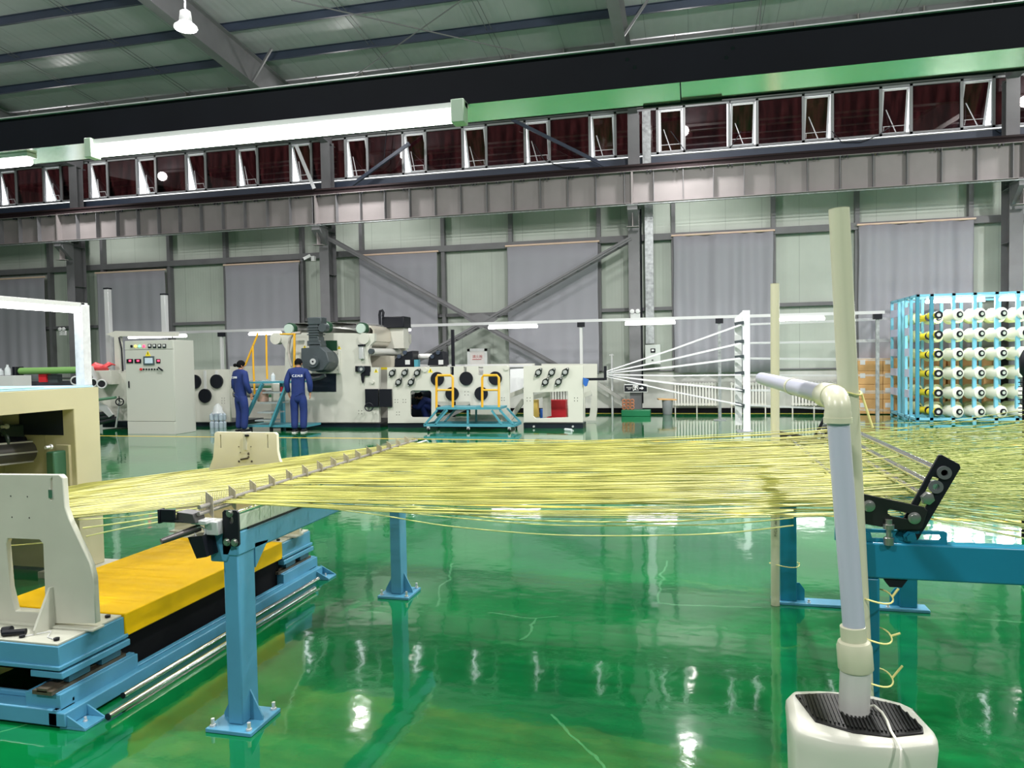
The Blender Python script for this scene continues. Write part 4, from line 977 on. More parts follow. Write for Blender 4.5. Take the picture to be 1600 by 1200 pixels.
MB().cyl(at(150, 625, y=yw_ - .4), at(181, 621, y=yw_ - .4), .035, 12).build('green_roller', mat('roller_green', srgb(88, 130, 104), .4), pw)
for px, py, r in ((159, 600, 5.5), (145, 598, 5), (118, 595, 6)):
    MB().cyl(at(px, py, y=yw_ - .45), at(px, py, y=yw_ - .3), .11, 20).build('shaft_disc', black, pw)
    c = at(px, py, y=yw_ - .46); MB().torus(c, (.5, -1, 0), .10, .02).build('shaft_ring', white, pw)
MB().prism(pts([(139, 572), (143, 572), (150, 592), (146, 593)], yw_ - .4), (0, .05, 0)).build('swing_arm', white, pw)
tri_sign(178, 585, pw, yw_ - .002, .07)
pbox('far_frame', -60, 600, 25, 640, yw_ - .6, .3, cream, pw, bevel=.01)
MB().cyl(at(24, 580, y=yw_ - .3), at(124, 578, y=yw_ - .3), .085, 20).build('long_green_roller', mat('roller_lime', srgb(122, 168, 96), .4), pw)
MB().box(at(24, 578, y=yw_ - .4).x - .05, at(24, 578, y=yw_ - .4).x + .05, yw_ - .45, yw_ - .2, .8, at(24, 573, y=yw_ - .3).z).build('bearing_arm', black, pw, bevel=.01)
pbox('low_deck', 30, 596, 150, 604, yw_ + .1, .5, mat('dark_deck', srgb(60, 62, 70), .5), pw, smooth=0)
def small(name, mb, m, label, cat, group=None): return tag(mb.build(name, m), label, cat, group)
q = MB(); rb = at(160, 579, y=yw_ - .0)
q.v = []; 
bagm = mat('red_bag', srgb(230, 80, 84), .45, bump=.6, bscale=18)
bag = MB(); a0 = at(146, 579, y=yw_ - .1); a1 = at(174, 579, y=yw_ - .1); n = 12
for j in range(4):
    for i in range(n + 1):
        u = i / n; zz = a0.z + (0, .10, .17 + .02 * math.sin(u * 17), .13)[j] + (.03 * math.sin(u * 9) if j > 1 else 0); yj = (a0.y - .1, a0.y - .14, a0.y, a0.y + .15)[j]
        bag.v.append(Vector((a0.x + (a1.x - a0.x) * u, yj, zz)))
for j in range(3):
    for i in range(n): k0 = j * (n + 1) + i; bag.f.append((k0, k0 + 1, k0 + n + 2, k0 + n + 1))
bg_ = bag.build('plastic_bag', bagm, smooth=180); so = bg_.modifiers.new('t', 'SOLIDIFY'); so.thickness = .03
tag(bg_, 'crumpled red plastic bag on top of the cream winder body', 'bag')
small('jar', pxbox(MB(), (60, 584), (72, 597), 15.3, 15.45), red_m, 'red tub behind the cream frame, under the green roller', 'jar')
small('bucket', pxbox(MB(), (74, 585), (90, 598), 15.35, 15.5), castiron, 'dark grey bucket behind the cream frame, right of the red tub', 'bucket')
tz = 1.446
def onb(px, py): return at(px, py, z=tz)
c = onb(18, 606) ; 
for px, h, lab in ((12, .11, 'clear plastic bottle standing at the left end behind the cream frame, taller one'), (1, .07, 'small clear plastic bottle at the extreme left edge above the cream frame')):
    c = at(px, 583, y=14.2); MB().lathe([(.05, 0), (.05, h * 1.1), (.02, h * 1.5), (.02, h * 1.8)], (c.x, c.y, c.z), seg=14)
    bt = MB().lathe([(.06, 0), (.065, .02), (.06, h * 1.4), (.025, h * 1.9), (.025, h * 2.3)], (c.x, c.y, c.z - .05), seg=14)
    small('bottle', bt, mat('clear_plastic', (.75, .8, .82), .15, alpha=.6), lab, 'bottle')
sb = pxbox(MB(), (-40, 588), (22, 640), 14.1, 14.6); small('side_table', sb, white, 'white box table behind the cream frame at the left edge, bottles on it', 'table')
small('paper', MB().box(-4.66, -4.52, 4.0, 4.35, 1.447, 1.45), mat('paper_blue', srgb(150, 214, 208), .5), 'pale green paper lying on the blue table top of the cream frame', 'paper')

# --- disc panel machine ------------------------------------------------
dp = empty('drawing_machine', (-12.5, 17, 0), 'cream drawing machine panel with black discs, right of the control cabinet', 'machine')
y = MY
face('side_plate', [(296, 578), (358, 577), (360, 659), (298, 659)], y, .06, cream, dp)
pbox('plinth', 298, 660, 360, 669, y + .05, 1.5, navyblack, dp, smooth=0)
for px, py in ((337.5, 596), (319.3, 618.5), (303.2, 596.5)): disc('black_cover', px, py, 9.6, y - .05, black, dp, .05)
for px, yb_ in ((338, 587), (320, 609)): pbox('bracket', px - 2, 579, px + 2, yb_, y - .03, .03, white, dp, smooth=0)
MB().box(at(296, 577, y=y).x, at(420, 577, y=y).x, MYB, MYB + .06, 0, at(300, 577, y=y).z + .05).build('rear_plate', cream, dp, smooth=0)
for k, (px, z_) in enumerate(((372, 1.05), (375, .8))): 
    c = at(px, 600, y=y + .4); MB().cyl((c.x - .3, y + .3 + k * .3, z_), (c.x + 1.3, y + .3 + k * .3, z_), .1, 16).build('web_roller', film, dp)
dots('bolt_hole', four(349, 624) + four(349, 628), y, dp, .01)
bt = empty('bottle_pack', at(343, 668, y=MY - .35), 'shrink-wrapped pack of clear water bottles on the floor by the disc panel', 'bottles')
c0 = at(343, 668, z=0); c0 = Vector((c0.x, MY - .3, 0)); ORIG[bt.name] = Vector(bt.location)
for i in range(3):
    for j in range(2):
        for l in range(2):
            x_, y_, z_ = c0.x - .14 + .13 * i, c0.y - .05 + .12 * j, l * .19
            MB().lathe([(.05, 0), (.055, .02), (.055, .13), (.02, .17), (.02, .185)], (x_, y_, z_), seg=12).build('water_bottle', mat('water_bottle', (.62, .72, .82), .12, alpha=.75), bt)
MB().lathe([(.16, .36), (.12, .42), (.10, .52), (.03, .60)], (c0.x, c0.y, 0), seg=14).build('plastic_wrap', mat('wrap_film', (.8, .84, .86), .2, alpha=.45), bt)

# --- press / laminator ---------------------------------------------------
pr = empty('laminating_press', (-9, 17, 0), 'large cream laminating press with chrome rollers and grey gear motor', 'machine')
y = MY
bodyp = [(441, 520), (470, 520), (500, 518), (500, 522), (580, 521), (580, 529), (577, 535), (577, 560), (580, 573), (594, 573), (595, 660), (420, 660), (420, 600), (441, 598), (441, 560), (444, 530)]
face('side_plate', [(424, 524), (436, 526), (455, 519), (455, 519.5), (500, 520), (585, 521), (585, 533), (578, 540), (575, 560), (578, 574), (592, 574), (592, 660), (424, 660), (424, 600), (444, 600), (446, 545), (440, 535), (426, 534)], y, .12, cream, pr, bevel=.01)
face('rear_plate', [(446, 522), (640, 522), (640, 535), (634, 545), (634, 660), (446, 660)], MYB, .12, cream, pr)
pbox('plinth', 478, 661, 594, 671, y + .05, 1.7, navyblack, pr, smooth=0)
pbox('plinth', 424, 661, 478, 668, y + .3, 1.4, navyblack, pr, smooth=0)
for px in (430, 568, 620):
    disc('bearing_cap', px, 529, 8.2 if px < 600 else 7, (y - .06) if px < 600 else (MYB - .06), cream, pr, .2)
# top rollers
def topr(a, r, yb_=MYB, caps=True, m=film, ye=None):
    c = at(a[0], a[1], y=y - .08); R = (at(a[0] + r, a[1], y=y) - at(a[0], a[1], y=y)).length
    MB().cyl((c.x, y + .12, c.z), (c.x, yb_ + .0, c.z), R * .97, 28).build('chrome_cylinder', m, pr)
    if caps:
        MB().cyl((c.x, y + .02, c.z), (c.x, y + .14, c.z), R * 1.02, 28).build('green_flange', greencap, pr)
        MB().cyl((c.x, y - .04, c.z), (c.x, y + .02, c.z), R * .82, 24).build('end_disc', mat('end_disc', srgb(178, 196, 186), .35), pr)
topr((449, 514), 8.5); topr((505, 511), 8.5); topr((562, 513), 8.5)
sheet = MB(); 
for (a, b) in (((449, 506), (505, 503)), ((505, 503), (562, 505))):
    A = at(*a, y=y + .15); B = at(*b, y=y + .15); sheet.add([A, B, (B.x, MYB - .1, B.z), (A.x, MYB - .1, A.z)], [(0, 1, 2, 3)])
sh_ = sheet.build('film_web', mat('film_web', (.72, .72, .72), .15, .6), pr); so = sh_.modifiers.new('t', 'SOLIDIFY'); so.thickness = .004
a_ = at(575, 508, y=y + .3); b_ = at(618, 540, y=y + .3)
c_ = at(572, 533, y=y + .12); MB().cyl((c_.x, y + .12, c_.z), (c_.x, MYB + .25, c_.z), .15, 32).build('wound_roll', mat('roll_beige', srgb(206, 200, 186), .25, .3), pr)
c_ = at(571, 514, y=y + .12); MB().prism([(c_.x, y + .2, c_.z + .1), (c_.x + .12, y + .2, c_.z + .07), (c_.x + .19, y + .2, c_.z - .03), (c_.x + .19, y + .2, c_.z - .3), (c_.x + .15, y + .2, c_.z - .3), (c_.x + .15, y + .2, c_.z - .03), (c_.x + .1, y + .2, c_.z + .03), (c_.x, y + .2, c_.z + .06)], (0, 1.5, 0)).build('web_wrap', mat('roll_beige', (0, 0, 0)), pr, smooth=60)
MB().cyl((at(580, 549, y=y).x, y + .1, at(580, 549, y=y).z), (at(580, 549, y=y).x, MYB, at(580, 549, y=y).z), .08, 20).build('nip_roller', mat('nip_white', srgb(214, 214, 210), .25), pr)
face('cloth_panel', [(579, 556), (616, 556), (616, 577), (594, 577), (580, 572)], y + .6, .03, mat('roll_beige', (0, 0, 0)), pr)
face('yellow_trim', rect(594, 574, 606, 577.5), y + .5, .03, mat('sign_yellow', (0, 0, 0)), pr)
disc('shaft_end', 579, 549, 4, y - .05, castiron, pr, .1)
# feeler cylinder and valve on the face
pbox('air_cylinder', 560, 539, 567, 561, y - .10, .10, alu, pr, bevel=.01)
pbox('air_cylinder_cap', 559, 538.5, 568, 541, y - .12, .12, black, pr, smooth=0)
face('valve_plate', rect(555, 572, 578, 581) , y - .04, .04, black, pr)
face('valve_plate', rect(565, 581, 577, 587), y - .04, .04, black, pr)
disc('hand_dial', 564, 577, 5, y - .09, castiron, pr, .05, 18); disc('hand_dial_hub', 564, 577, 2.2, y - .11, alu, pr, .03, 12)
face('pointer', [(563.5, 584), (569.5, 584), (568, 597), (566.5, 599), (564.5, 594)], y - .05, .03, black, pr)
disc('small_cap', 581.5, 597, 2.7, y - .04, cream, pr, .04)
dots('bolt_hole', four(563, 644, 2.3), y, pr, .012)
tri_sign(587.5, 579.5, pr, y - .002, .055); tri_sign(530, 543, pr, y - .002, .05); tri_sign(476, 542, pr, y - .002, .05)
# gear motor
gm = greym = castiron
face('mount_plate', rect(480, 548, 530.5, 583.5), y - .05, .05, cream, pr, bevel=.004)
dots('bolt_hole', [(527.5, 553), (527.5, 559.5), (527.5, 565.5), (527.5, 571.5), (527.5, 578)], y - .05, pr, .012)
face('green_panel', rect(500, 532, 526, 548), y - .03, .03, greencap, pr, smooth=0)
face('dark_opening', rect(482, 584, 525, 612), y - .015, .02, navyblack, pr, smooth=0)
disc('gear_housing', 500, 564, 16.5, y - .45, gm, pr, .40, 32)
face('gear_case', [(470, 544), (500, 542), (510, 550), (514, 566), (506, 578), (486, 580), (474, 576), (470, 566)], y - .60, .35, gm, pr, bevel=.02)
disc('gear_boss', 488.5, 565, 8.5, y - .68, gm, pr, .1, 24); disc('shaft_ring', 488.5, 565, 4.4, y - .70, alu, pr, .05, 18); disc('shaft_hole', 488.5, 565, 1.4, y - .705, black, pr, .02, 12)
for a_, w in (((492, 541), 9.5), ((490, 530), 8), ((490, 536), 10.5)):
    pbox('gear_neck', a_[0] - w, a_[1] - 3.5, a_[0] + w, a_[1] + 4, y - .55, .28, gm, pr, bevel=.012)
pbox('motor_body', 481, 499, 497, 529, y - .55, .26, gm, pr, bevel=.02)
pbox('motor_head', 480, 496, 502, 507, y - .57, .28, gm, pr, bevel=.02)
disc('brake_housing', 503, 512, 6, y - .58, gm, pr, .2, 20); 
for k in range(4): pbox('cooling_fin', 479.5, 510 + 4 * k, 498.5, 511.2 + 4 * k, y - .57, .30, gm, pr, smooth=0)
MB().tube([at(p_[0], p_[1], y=y - .2) for p_ in ((470, 520), (458, 521), (453, 530), (451, 545), (452, 560), (456, 572))], .035, 10).build('flexible_hose', mat('hose_grey', srgb(176, 170, 162), .45), pr)
MB().tube([at(p_[0], p_[1], y=y - .3) for p_ in ((474, 587), (490, 592), (500, 590), (508, 586))], .05, 8).build('junction_pipe', gm, pr)
# lower black doors and handwheel on the right of the press
ld = pbox('black_door', 570, 608, 591, 636, y - .06, .05, black, pr, bevel=.004)
pbox('black_door', 592, 608, 612, 636, y - .06, .05, black, pr, bevel=.004)
c = at(576.5, 636, y=y - .2); MB().torus(c, (.5, -1, 0), .095, .013).build('handwheel', black, pr)
q = MB().cyl(c, c + Vector((-.05, .15, 0)), .02, 8)
for k in range(3): a = 2 * math.pi * k / 3 + .4; q.bar(c, c + Vector((.085 * math.cos(a), .04 * math.cos(a), .095 * math.sin(a))), .014, .014)
q.build('handwheel_spoke', black, pr)
# box on top (black fan motor)
fb = empty('blower_unit', at(612, 512, y=MYB - .5), 'black boxy blower unit with a looped hose above the press', 'blower')
pbox('casing', 596, 495, 631, 512, MYB - .6, .5, black, fb, bevel=.02)
MB().tube([at(p_[0], p_[1], y=MYB - .65) for p_ in ((594, 508), (593, 492), (594, 486), (597, 485), (599, 488), (598, 495))], .035, 8).build('looped_hose', black, fb)
MB().box(at(600, 512, y=MYB - .6).x, at(628, 512, y=MYB - .6).x, MYB - .5, MYB - .15, 1.9, at(600, 512, y=MYB - .6).z).build('support', cream, fb, smooth=0)

# --- motor platform / steps at the two workers -----------------------------
sp_ = empty('step_platform', (-9.4, 15.6, 0), 'teal step platform with yellow handrails between the two workers', 'steps')
ys0, ys1 = 15.2, 15.95
zt = at(430, 596, y=15.3).z
xl, xr = at(392, 596, y=15.3).x, at(448, 596, y=15.3).x
MB().box(xl, xr + .3, ys0, ys1, zt - .04, zt).build('deck', teal, sp_, smooth=0)
MB().bar(at(448, 602, y=15.2), at(423, 666, y=15.2), .05, .12, (0, 1, 0)).build('stringer', teal, sp_, smooth=0)
MB().bar(at(410, 600, y=15.2), at(386, 650, y=15.2), .05, .10, (0, 1, 0)).build('stringer', teal, sp_, smooth=0)
for px, py in ((385, 664), (424, 668)): pass
MB().box(at(419, 600, y=15.3).x - .04, at(419, 600, y=15.3).x + .04, ys1 - .1, ys1, 0, zt).build('post', teal, sp_, smooth=0)
for k, py in enumerate((613.5, 629.5, 644.5, 657)):
    a_ = at(412 - 4 * k, py, y=15.25); b_ = at(444 - 6 * k, py, y=15.25)
    MB().box(a_.x, b_.x, 15.2, 15.6, a_.z - .015, a_.z + .015).build('tread', mat('tread_grey', srgb(150, 160, 162), .5), sp_, smooth=0)
MB().box(at(384, 668, y=15.2).x, at(478, 660, y=15.2).x, 15.2, 15.9, .10, .15).build('base_frame', teal, sp_, smooth=0)
for px in (392, 424, 466): MB().cyl((at(px, 668, y=15.25).x, 15.25, 0), (at(px, 668, y=15.25).x, 15.25, .10), .04, 12).build('rubber_foot', black, sp_)
def rail(nm, ps, r=.024, root=sp_, yv=15.3): MB().tube([at(p_[0], p_[1], y=(p_[2] if len(p_) > 2 else yv)) for p_ in ps], r, 8).build(nm, yellow_rail, root)
rail('handrail', ((383, 571), (402, 524), (402.5, 520)), yv=15.9); rail('handrail', ((395, 540), (396, 575), (398, 616)), yv=15.9); rail('handrail', ((416, 522), (416.5, 560), (417.5, 592)), yv=15.9)
rail('handrail', ((460, 521, 15.9), (460, 560, 15.9), (460, 596, 15.9)), r=.03)
rail('handrail', ((438, 522, 15.9), (462, 522, 15.9)), r=.02)
# things on and under the platform
c = at(409, 622, y=15.35); 
jug = MB().lathe([(.12, 0), (.13, .02), (.13, .16), (.08, .24), (.04, .26), (.04, .28)], (c.x, 15.4, at(412, 629, y=15.3).z + .02), seg=16)
tag(jug.build('water_jug', mat('jug_amber', srgb(206, 168, 150), .25, alpha=.8)), 'amber plastic jug standing on a step of the teal platform', 'jug')
tag(MB().lathe([(.035, 0), (.04, .01), (.04, .11), (.035, .12)], (at(439, 612, y=15.3).x, 15.35, at(439, 613.5, y=15.3).z + .016), seg=14).build('drink_can', red_m), 'small red can on the upper step of the teal platform', 'can')
tag(MB().lathe([(.045, 0), (.05, .01), (.05, .14), (.02, .18), (.02, .2)], (at(425, 596, y=15.4).x, 15.45, zt), seg=14).build('bottle', mat('clear_plastic', (0, 0, 0))), 'clear bottle standing on the deck of the teal platform', 'bottle')

# --- roller frame with round covers ---------------------------------------
rf = empty('roller_line_machine', (-5.4, 17, 0), 'cream roller frame with five large black round covers and bearings', 'machine')
xs = [(608, 577), (700, 571.5), (795, 571.5), (797, 659), (612, 660), (612, 636), (607, 636), (613, 607), (605, 607), (605, 577)]
outline = [(605, 574), (795, 571), (797, 660), (606, 661), (606, 636), (612, 636), (612, 608), (605, 608)]
holes_px = [rrect(641, 610, 674, 652, 4), rrect(680, 627.5, 735, 652, 3)]
slots = [rect(703, 573, 709, 586), rect(724.5, 573, 729, 583), rect(747.5, 573, 755, 586)]
face('side_plate', outline, y, .06, cream, rf, holes_px + slots, bevel=.004)
face('rear_plate', [(612, 571), (835, 568), (835, 574), (640, 577), (640, 660), (612, 660)], MYB, .06, cream, rf)
face('top_rail', rect(640, 569.5, 832, 573.5), MYB - .04, .04, white, rf, smooth=0)
pbox('plinth', 606, 661, 797, 670, y + .04, .5, navyblack, rf, smooth=0)
for px, py in ((683, 592), (728, 591.5), (773.5, 591), (706, 615.5), (751.5, 615)): disc('round_cover', px, py, 10.3, y - .04, black, rf, .04)
for px, py in ((706, 573), (727, 581)): pass
def bearing(px, py, root, yy=y):
    c = at(px, py, y=yy - .01); u = Vector((.62, 0, .78)); v = Vector((.78, 0, -.62)); q = MB()
    lp = []
    for k in range(24):
        a = 2 * math.pi * k / 24; e = Vector((math.cos(a), math.sin(a), 0)); R = .075 + .05 * abs(e.x) ** 6
        lp.append(c + u * (R * e.x) + v * (.072 * e.y))
    b = q.prism(lp, (0, -.05, 0)).build('flange_bearing', mat('bearing_dark', srgb(44, 50, 48), .35, .4), root, bevel=.004)
    MB().ring(c + Vector((0, -.055, 0)), (0, 1, 0), .045, .03, .02, 20).build('bearing_ring', alu, b)
    MB().cyl(c + Vector((0, -.07, 0)), c, .022, 12).build('shaft_end', alu, b)
    for s in (-1, 1): MB().cyl(c + u * (s * .10) + Vector((0, -.065, 0)), c + u * (s * .10), .014, 8).build('bearing_bolt', alu, b)
for px, py in ((613.5, 583), (633, 582.5), (652.5, 582.5), (623.5, 597), (643, 597)): bearing(px, py, rf)
pbox('shade_panel', 634, 604, 680, 656, 17.75, .03, navyblack, rf, smooth=0)  # dark sheet added to paint in the shade inside the frame
disc('cap', 663.5, 578, 3.4, y - .03, cream, rf, .03); disc('cap', 791, 575, 3.6, y - .03, cream, rf, .03)
tri_sign(672.5, 579, rf, y - .002, .065)
dots('bolt_hole', four(619.5, 626.5) + four(632, 626.5) + four(622, 646) + four(729, 614.5, 2.5) + four(786, 623.5) + [(683, 614), (683, 617)], y, rf, .011)
for k, (px, z_) in enumerate(((690, 1.05), (725, .85), (760, 1.1), (650, .95), (620, .7))):
    c = at(px, 600, y=y); MB().cyl((c.x, y + .06, z_), (c.x, MYB, z_), .13, 18).build('web_roller', film, rf)
for a_, b_ in (((797, 618), (818, 610)), ((797, 655), (818, 625))):
    MB().bar(at(*a_, y=y + .4), at(*b_, y=y + .4), .08, .10).build('link_bar', cream, rf, smooth=0)
MB().bar(at(690, 655, y=y + .5), at(735, 634, y=y + .5), .05, .09).build('tension_arm', alu, rf, smooth=0)
def webm(): return mat('fabric_web', (.72, .74, .75), .4, bump=.4, bscale=6)
def webpiece(root, pxs, yy, t=.5):
    MB().prism(pts(pxs, yy), (0, t, 0)).build('fabric_web', webm(), root)
webpiece(rf, [(797, 577), (818, 576), (818, 605), (810, 612), (797, 616)], y + .7, .8)
webpiece(rf, [(605, 606), (612, 606), (612, 592), (605, 590)], y + .3, 1.0)
# black gearboxes on top
for px0, lab in ((616, 'black stepped gearbox on top of the roller frame, left one'), (668, 'black stepped gearbox on top of the roller frame, right one')):
    gb = empty('gearbox', at(px0 + 14, 573, y=y + .2), lab, 'gearbox', 'black gearboxes on the roller frame')
    face('casing', [(px0, 573), (px0 + 1, 561), (px0 + 8, 556), (px0 + 14, 556), (px0 + 16, 550), (px0 + 29, 548), (px0 + 29, 573)] if px0 < 650 else [(px0, 571), (px0 + 2, 558), (px0 + 8, 552), (px0 + 14, 549), (px0 + 24, 549), (px0 + 25, 571)], y + .15, .4, black, gb, bevel=.01)
    pbox('name_plate', px0 + 17, 562.5, px0 + 24.5, 569.5, y + .142, .01, white, gb, smooth=0)
    disc('lifting_eye', px0 + 7, 557, 3, y + .12, steel_dark, gb, .1, 14); disc('lifting_eye', px0 + 16, 551, 3, y + .12, steel_dark, gb, .1, 14)
    MB().box(at(px0 + 2, 573, y=y + .15).x, at(px0 + 24, 573, y=y + .15).x, y + .2, y + .5, 1.25, at(px0, 573, y=y + .15).z + .02).build('bracket', black, gb, smooth=0)
pbox('cloth_roll', 646, 553, 671, 561, y + .5, .6, mat('nip_white', (0, 0, 0)), rf, bevel=.05)
pbox('blue_block', 647, 562, 653, 573, y + .1, .15, teal, rf, smooth=0)
bp2 = MB().box(at(706.5, 520, y=17.6).x - .035, at(706.5, 520, y=17.6).x + .035, 17.6, 17.67, 0, at(706.5, 515, y=17.6).z)
small('support_post', bp2, black, 'thin black post rising behind the roller frame to the light rail', 'post')

# --- second frame --------------------------------------------------------
sf = empty('bearing_machine', (-3.1, 17, 0), 'cream machine frame with five bearings and a square opening, right end of the line', 'machine')
face('side_plate', [(818, 571.5), (911, 571), (911, 660), (818, 660)], y, .06, cream, sf, [[(833, 613.5), (887, 611.5), (888, 652), (837, 654), (833, 650)]], bevel=.004)
face('rear_plate', [(846, 568.5), (933, 568.5), (933, 640), (931, 657), (912, 657), (912, 600), (846, 600)], MYB, .06, cream, sf, [[(914, 618), (925, 616), (921, 650), (914, 654)]])
pbox('plinth', 818, 661, 911, 673, y + .04, .5, navyblack, sf, smooth=0)
for px, py in ((841.8, 582), (862.5, 582), (883.5, 581.5), (852.5, 597), (873, 596.5)): bearing(px, py, sf)
dots('bolt_hole', four(826, 624, 2.3) + four(900, 624, 2.3), y, sf, .011)
MB().bar(at(833, 621, y=y + .5), at(860, 614, y=y + .5), .06, .10).build('cross_brace', cream, sf, smooth=0)
face('inner_plate', [(848, 620), (860, 614), (861, 650), (848, 653)], y + .5, .04, cream, sf)
MB().bar(at(911, 618, y=y + .6), at(924, 613, y=y + .6), .08, .10).build('cross_brace', cream, sf, smooth=0)
for px in (834, 895): disc('floor_bolt', px, 666.5, 1.7, y + .01, alu, sf, .03, 8)
MB().box(at(911, 592, y=y).x, at(944, 594, y=y).x, y + .0, y + .08, at(930, 594.5, y=y).z, at(930, 590.5, y=y).z).build('guide_arm', black, sf, smooth=0)
MB().box(at(943.5, 590, y=y).x, at(947.5, 590, y=y).x, y + .0, y + .1, at(946, 594, y=y).z, at(946, 572, y=y).z).build('guide_comb', black, sf, smooth=0)
MB().box(at(951, 589, y=y).x, at(966, 589, y=y).x, y, y + .1, at(951, 589.5, y=y).z, at(951, 587, y=y).z).build('guide_arm', steel_dark, sf, smooth=0)
MB().prism(pts([(911, 590), (920, 593), (917, 603), (914, 604), (911, 600)], y - .05), (0, .05, 0)).build('blue_glove', mat('glove_blue', srgb(30, 90, 170), .6), sf)
tag(MB().lathe([(.05, 0), (.06, .02), (.06, .28), (.05, .3)], (at(842, 640, y=17.9).x, 18.3, 0.0), seg=16).build('blue_barrel', mat('barrel_blue', srgb(36, 84, 160), .4)), 'blue barrel seen through the square opening of the bearing frame', 'barrel')
tag(pxbox(MB(), (833, 625), (840, 652), 18.5, 18.7).build('carton', mat('carton_yellow', srgb(206, 176, 90), .6)), 'yellow carton seen through the square opening beside the blue barrel', 'carton')
c_ = at(870, 645, y=18.8)
tag(MB().box(c_.x - .25, c_.x + .25, 18.7, 19.0, 0.0, .5).build('tool_crate', red_m), 'red crate seen through the square opening of the bearing frame', 'crate')
tag(MB().cyl((at(883, 671, z=.03)), at(893, 672, z=.03), .03, 10).build('plastic_bottle', mat('clear_plastic', (0, 0, 0))), 'clear bottle lying on the floor in front of the bearing frame', 'bottle')

# --- wheeled platform in front ------------------------------------------
wp = empty('work_platform', (-4.9, 15.6, 0), 'teal wheeled work platform with two yellow rail hoops before the roller frame', 'platform')
f0, f1 = 15.5, 16.15
T = [(682, 637), (781, 637)]; B = [(664, 664), (802, 665)]
zt = at(730, 638.5, y=f0).z; zb_ = at(730, 664.5, y=f0).z
xtl, xtr = at(682, 638, y=f0).x, at(781, 638, y=f0).x; xbl, xbr = at(663, 664, y=f0).x, at(803, 665, y=f0).x
MB().box(xtl, xtr, f0, f1, zt - .02, zt + .03).build('deck', teal, wp, smooth=0)
for yy in (f0, f1):
    MB().box(xbl, xbr, yy - .02, yy + .02, zb_ - .03, zb_ + .03).build('base_rail', teal, wp, smooth=0)
    for a_, b_ in (((683, 641), (664, 663)), ((699, 641), (680, 663)), ((731, 641), (731, 663)), ((768, 641), (784, 663)), ((781, 641), (802, 663))):
        A = at(*a_, y=f0); Bq = at(*b_, y=f0); MB().bar((A.x, yy, A.z), (Bq.x, yy, Bq.z), .04, .04, (0, 1, 0)).build('strut', teal, wp, smooth=0)
for xx in (xbl, xbr): MB().box(xx - .02, xx + .02, f0, f1, zb_ - .03, zb_ + .03).build('base_rail', teal, wp, smooth=0)
for xx in (xbl + .1, (xbl + xbr) / 2, xbr - .1):
    for yy in ((f0, f1) if abs(xx - (xbl + xbr) / 2) > .3 else (f0,)):
        cs_ = MB().cyl((xx - .015, yy, .045), (xx + .015, yy, .045), .045, 16).build('caster_wheel', black, wp)
        MB().box(xx - .03, xx + .03, yy - .03, yy + .03, .05, zb_ - .03).build('caster_fork', alu, wp, smooth=0)
for x0, x1 in ((682, 707.5), (753.5, 779.5)):
    rail('rail_hoop', ((x0, 638), (x0, 590), (x0 + 2, 586.5), (x1 - 3, 586.5), (x1, 590), (x1, 638)), r=.028, root=wp, yv=f0 + .05)
    rail('rail_bar', ((x0, 609.5), (x1, 609.5)), r=.022, root=wp, yv=f0 + .05)
# --- light rail -------------------------------------------------------
lr = empty('light_rail', (-6, 18.6, 2.3), 'long aluminium light rail on thin poles across the rear of the line', 'rail')
a_ = at(205, 521, y=18.6); b_ = at(1382, 490, y=18.6); zr = 2.48
MB().box(a_.x, b_.x, 18.57, 18.63, zr, zr + .07).build('rail', alu, lr, smooth=0)
for px, pyb in ((346, 575), (908, 570), (1124, 657), (1371, 645)):
    c = at(px, 520, y=18.6); MB().box(c.x - .035, c.x + .035, 18.565, 18.635, 0, zr - .10).build('pole', white if px < 1000 else galv, lr, smooth=0)
    MB().box(c.x - .09, c.x + .09, 18.54, 18.66, zr - .12, zr).build('pole_head', black, lr, smooth=0)
    if px == 1124: MB().box(c.x - .14, c.x + .14, 18.45, 18.75, 0, .015).build('pole_foot', galv, lr, smooth=0)
for i, (x0, x1) in enumerate(((202, 252), (232, 268), (272, 292), (390, 440), (615, 642), (764, 840), (977, 1055), (1210, 1288))):
    xa = at(x0, 515, y=18.58).x; xb = at(x1, 515, y=18.58).x
    t = empty('tube_light', ((xa + xb) / 2, 18.58, zr - .1), 'lit tube under the light rail, ' + ('above the control cabinet, longest', 'above the control cabinet, middle', 'just right of the cabinet, shortest', 'above the woman in blue', 'right of the chrome cylinders', 'above the fire hydrant box', 'between column and white guide post', 'between upright pipe and leaning pipe')[i], 'light', 'tube lights under the rail')
    MB().box(xa, xb, 18.55, 18.62, zr - .05, zr - .0).build('lamp_housing', white, t, smooth=0)
    MB().cyl((xa, 18.55, zr - .075), (xb, 18.55, zr - .075), .035, 10).build('lamp_tube', tube_m, t)

# --- hydrant box, exit sign, emergency lamps, panel, camera -------------
hb = empty('hydrant_box', at(754, 570, y=20.6), 'white framed fire hydrant box with red Chinese characters', 'box')
pxbox(MB(), (730, 545), (762, 600), 20.55, 20.9).build('box_body', mat('box_grey', srgb(150, 154, 150), .4), hb, bevel=.006)
q = MB(); a_ = at(730, 545, y=20.54); b_ = at(762, 600, y=20.54)
q.box(a_.x, a_.x + .08, 20.53, 20.55, b_.z, a_.z).box(b_.x - .08, b_.x, 20.53, 20.55, b_.z, a_.z).box(a_.x, b_.x, 20.53, 20.55, a_.z - .08, a_.z); q.build('door_frame', white, hb, smooth=0)
pbox('door_panel', 734, 548.5, 758.5, 600, 20.54, .01, mat('door_pinkish', srgb(208, 204, 202), .3), hb, smooth=0)
text('lettering', '消火栓', .105, at(746, 557.5, y=20.535), FRONT, mat('letter_red', srgb(176, 60, 64), .5), hb, .001)
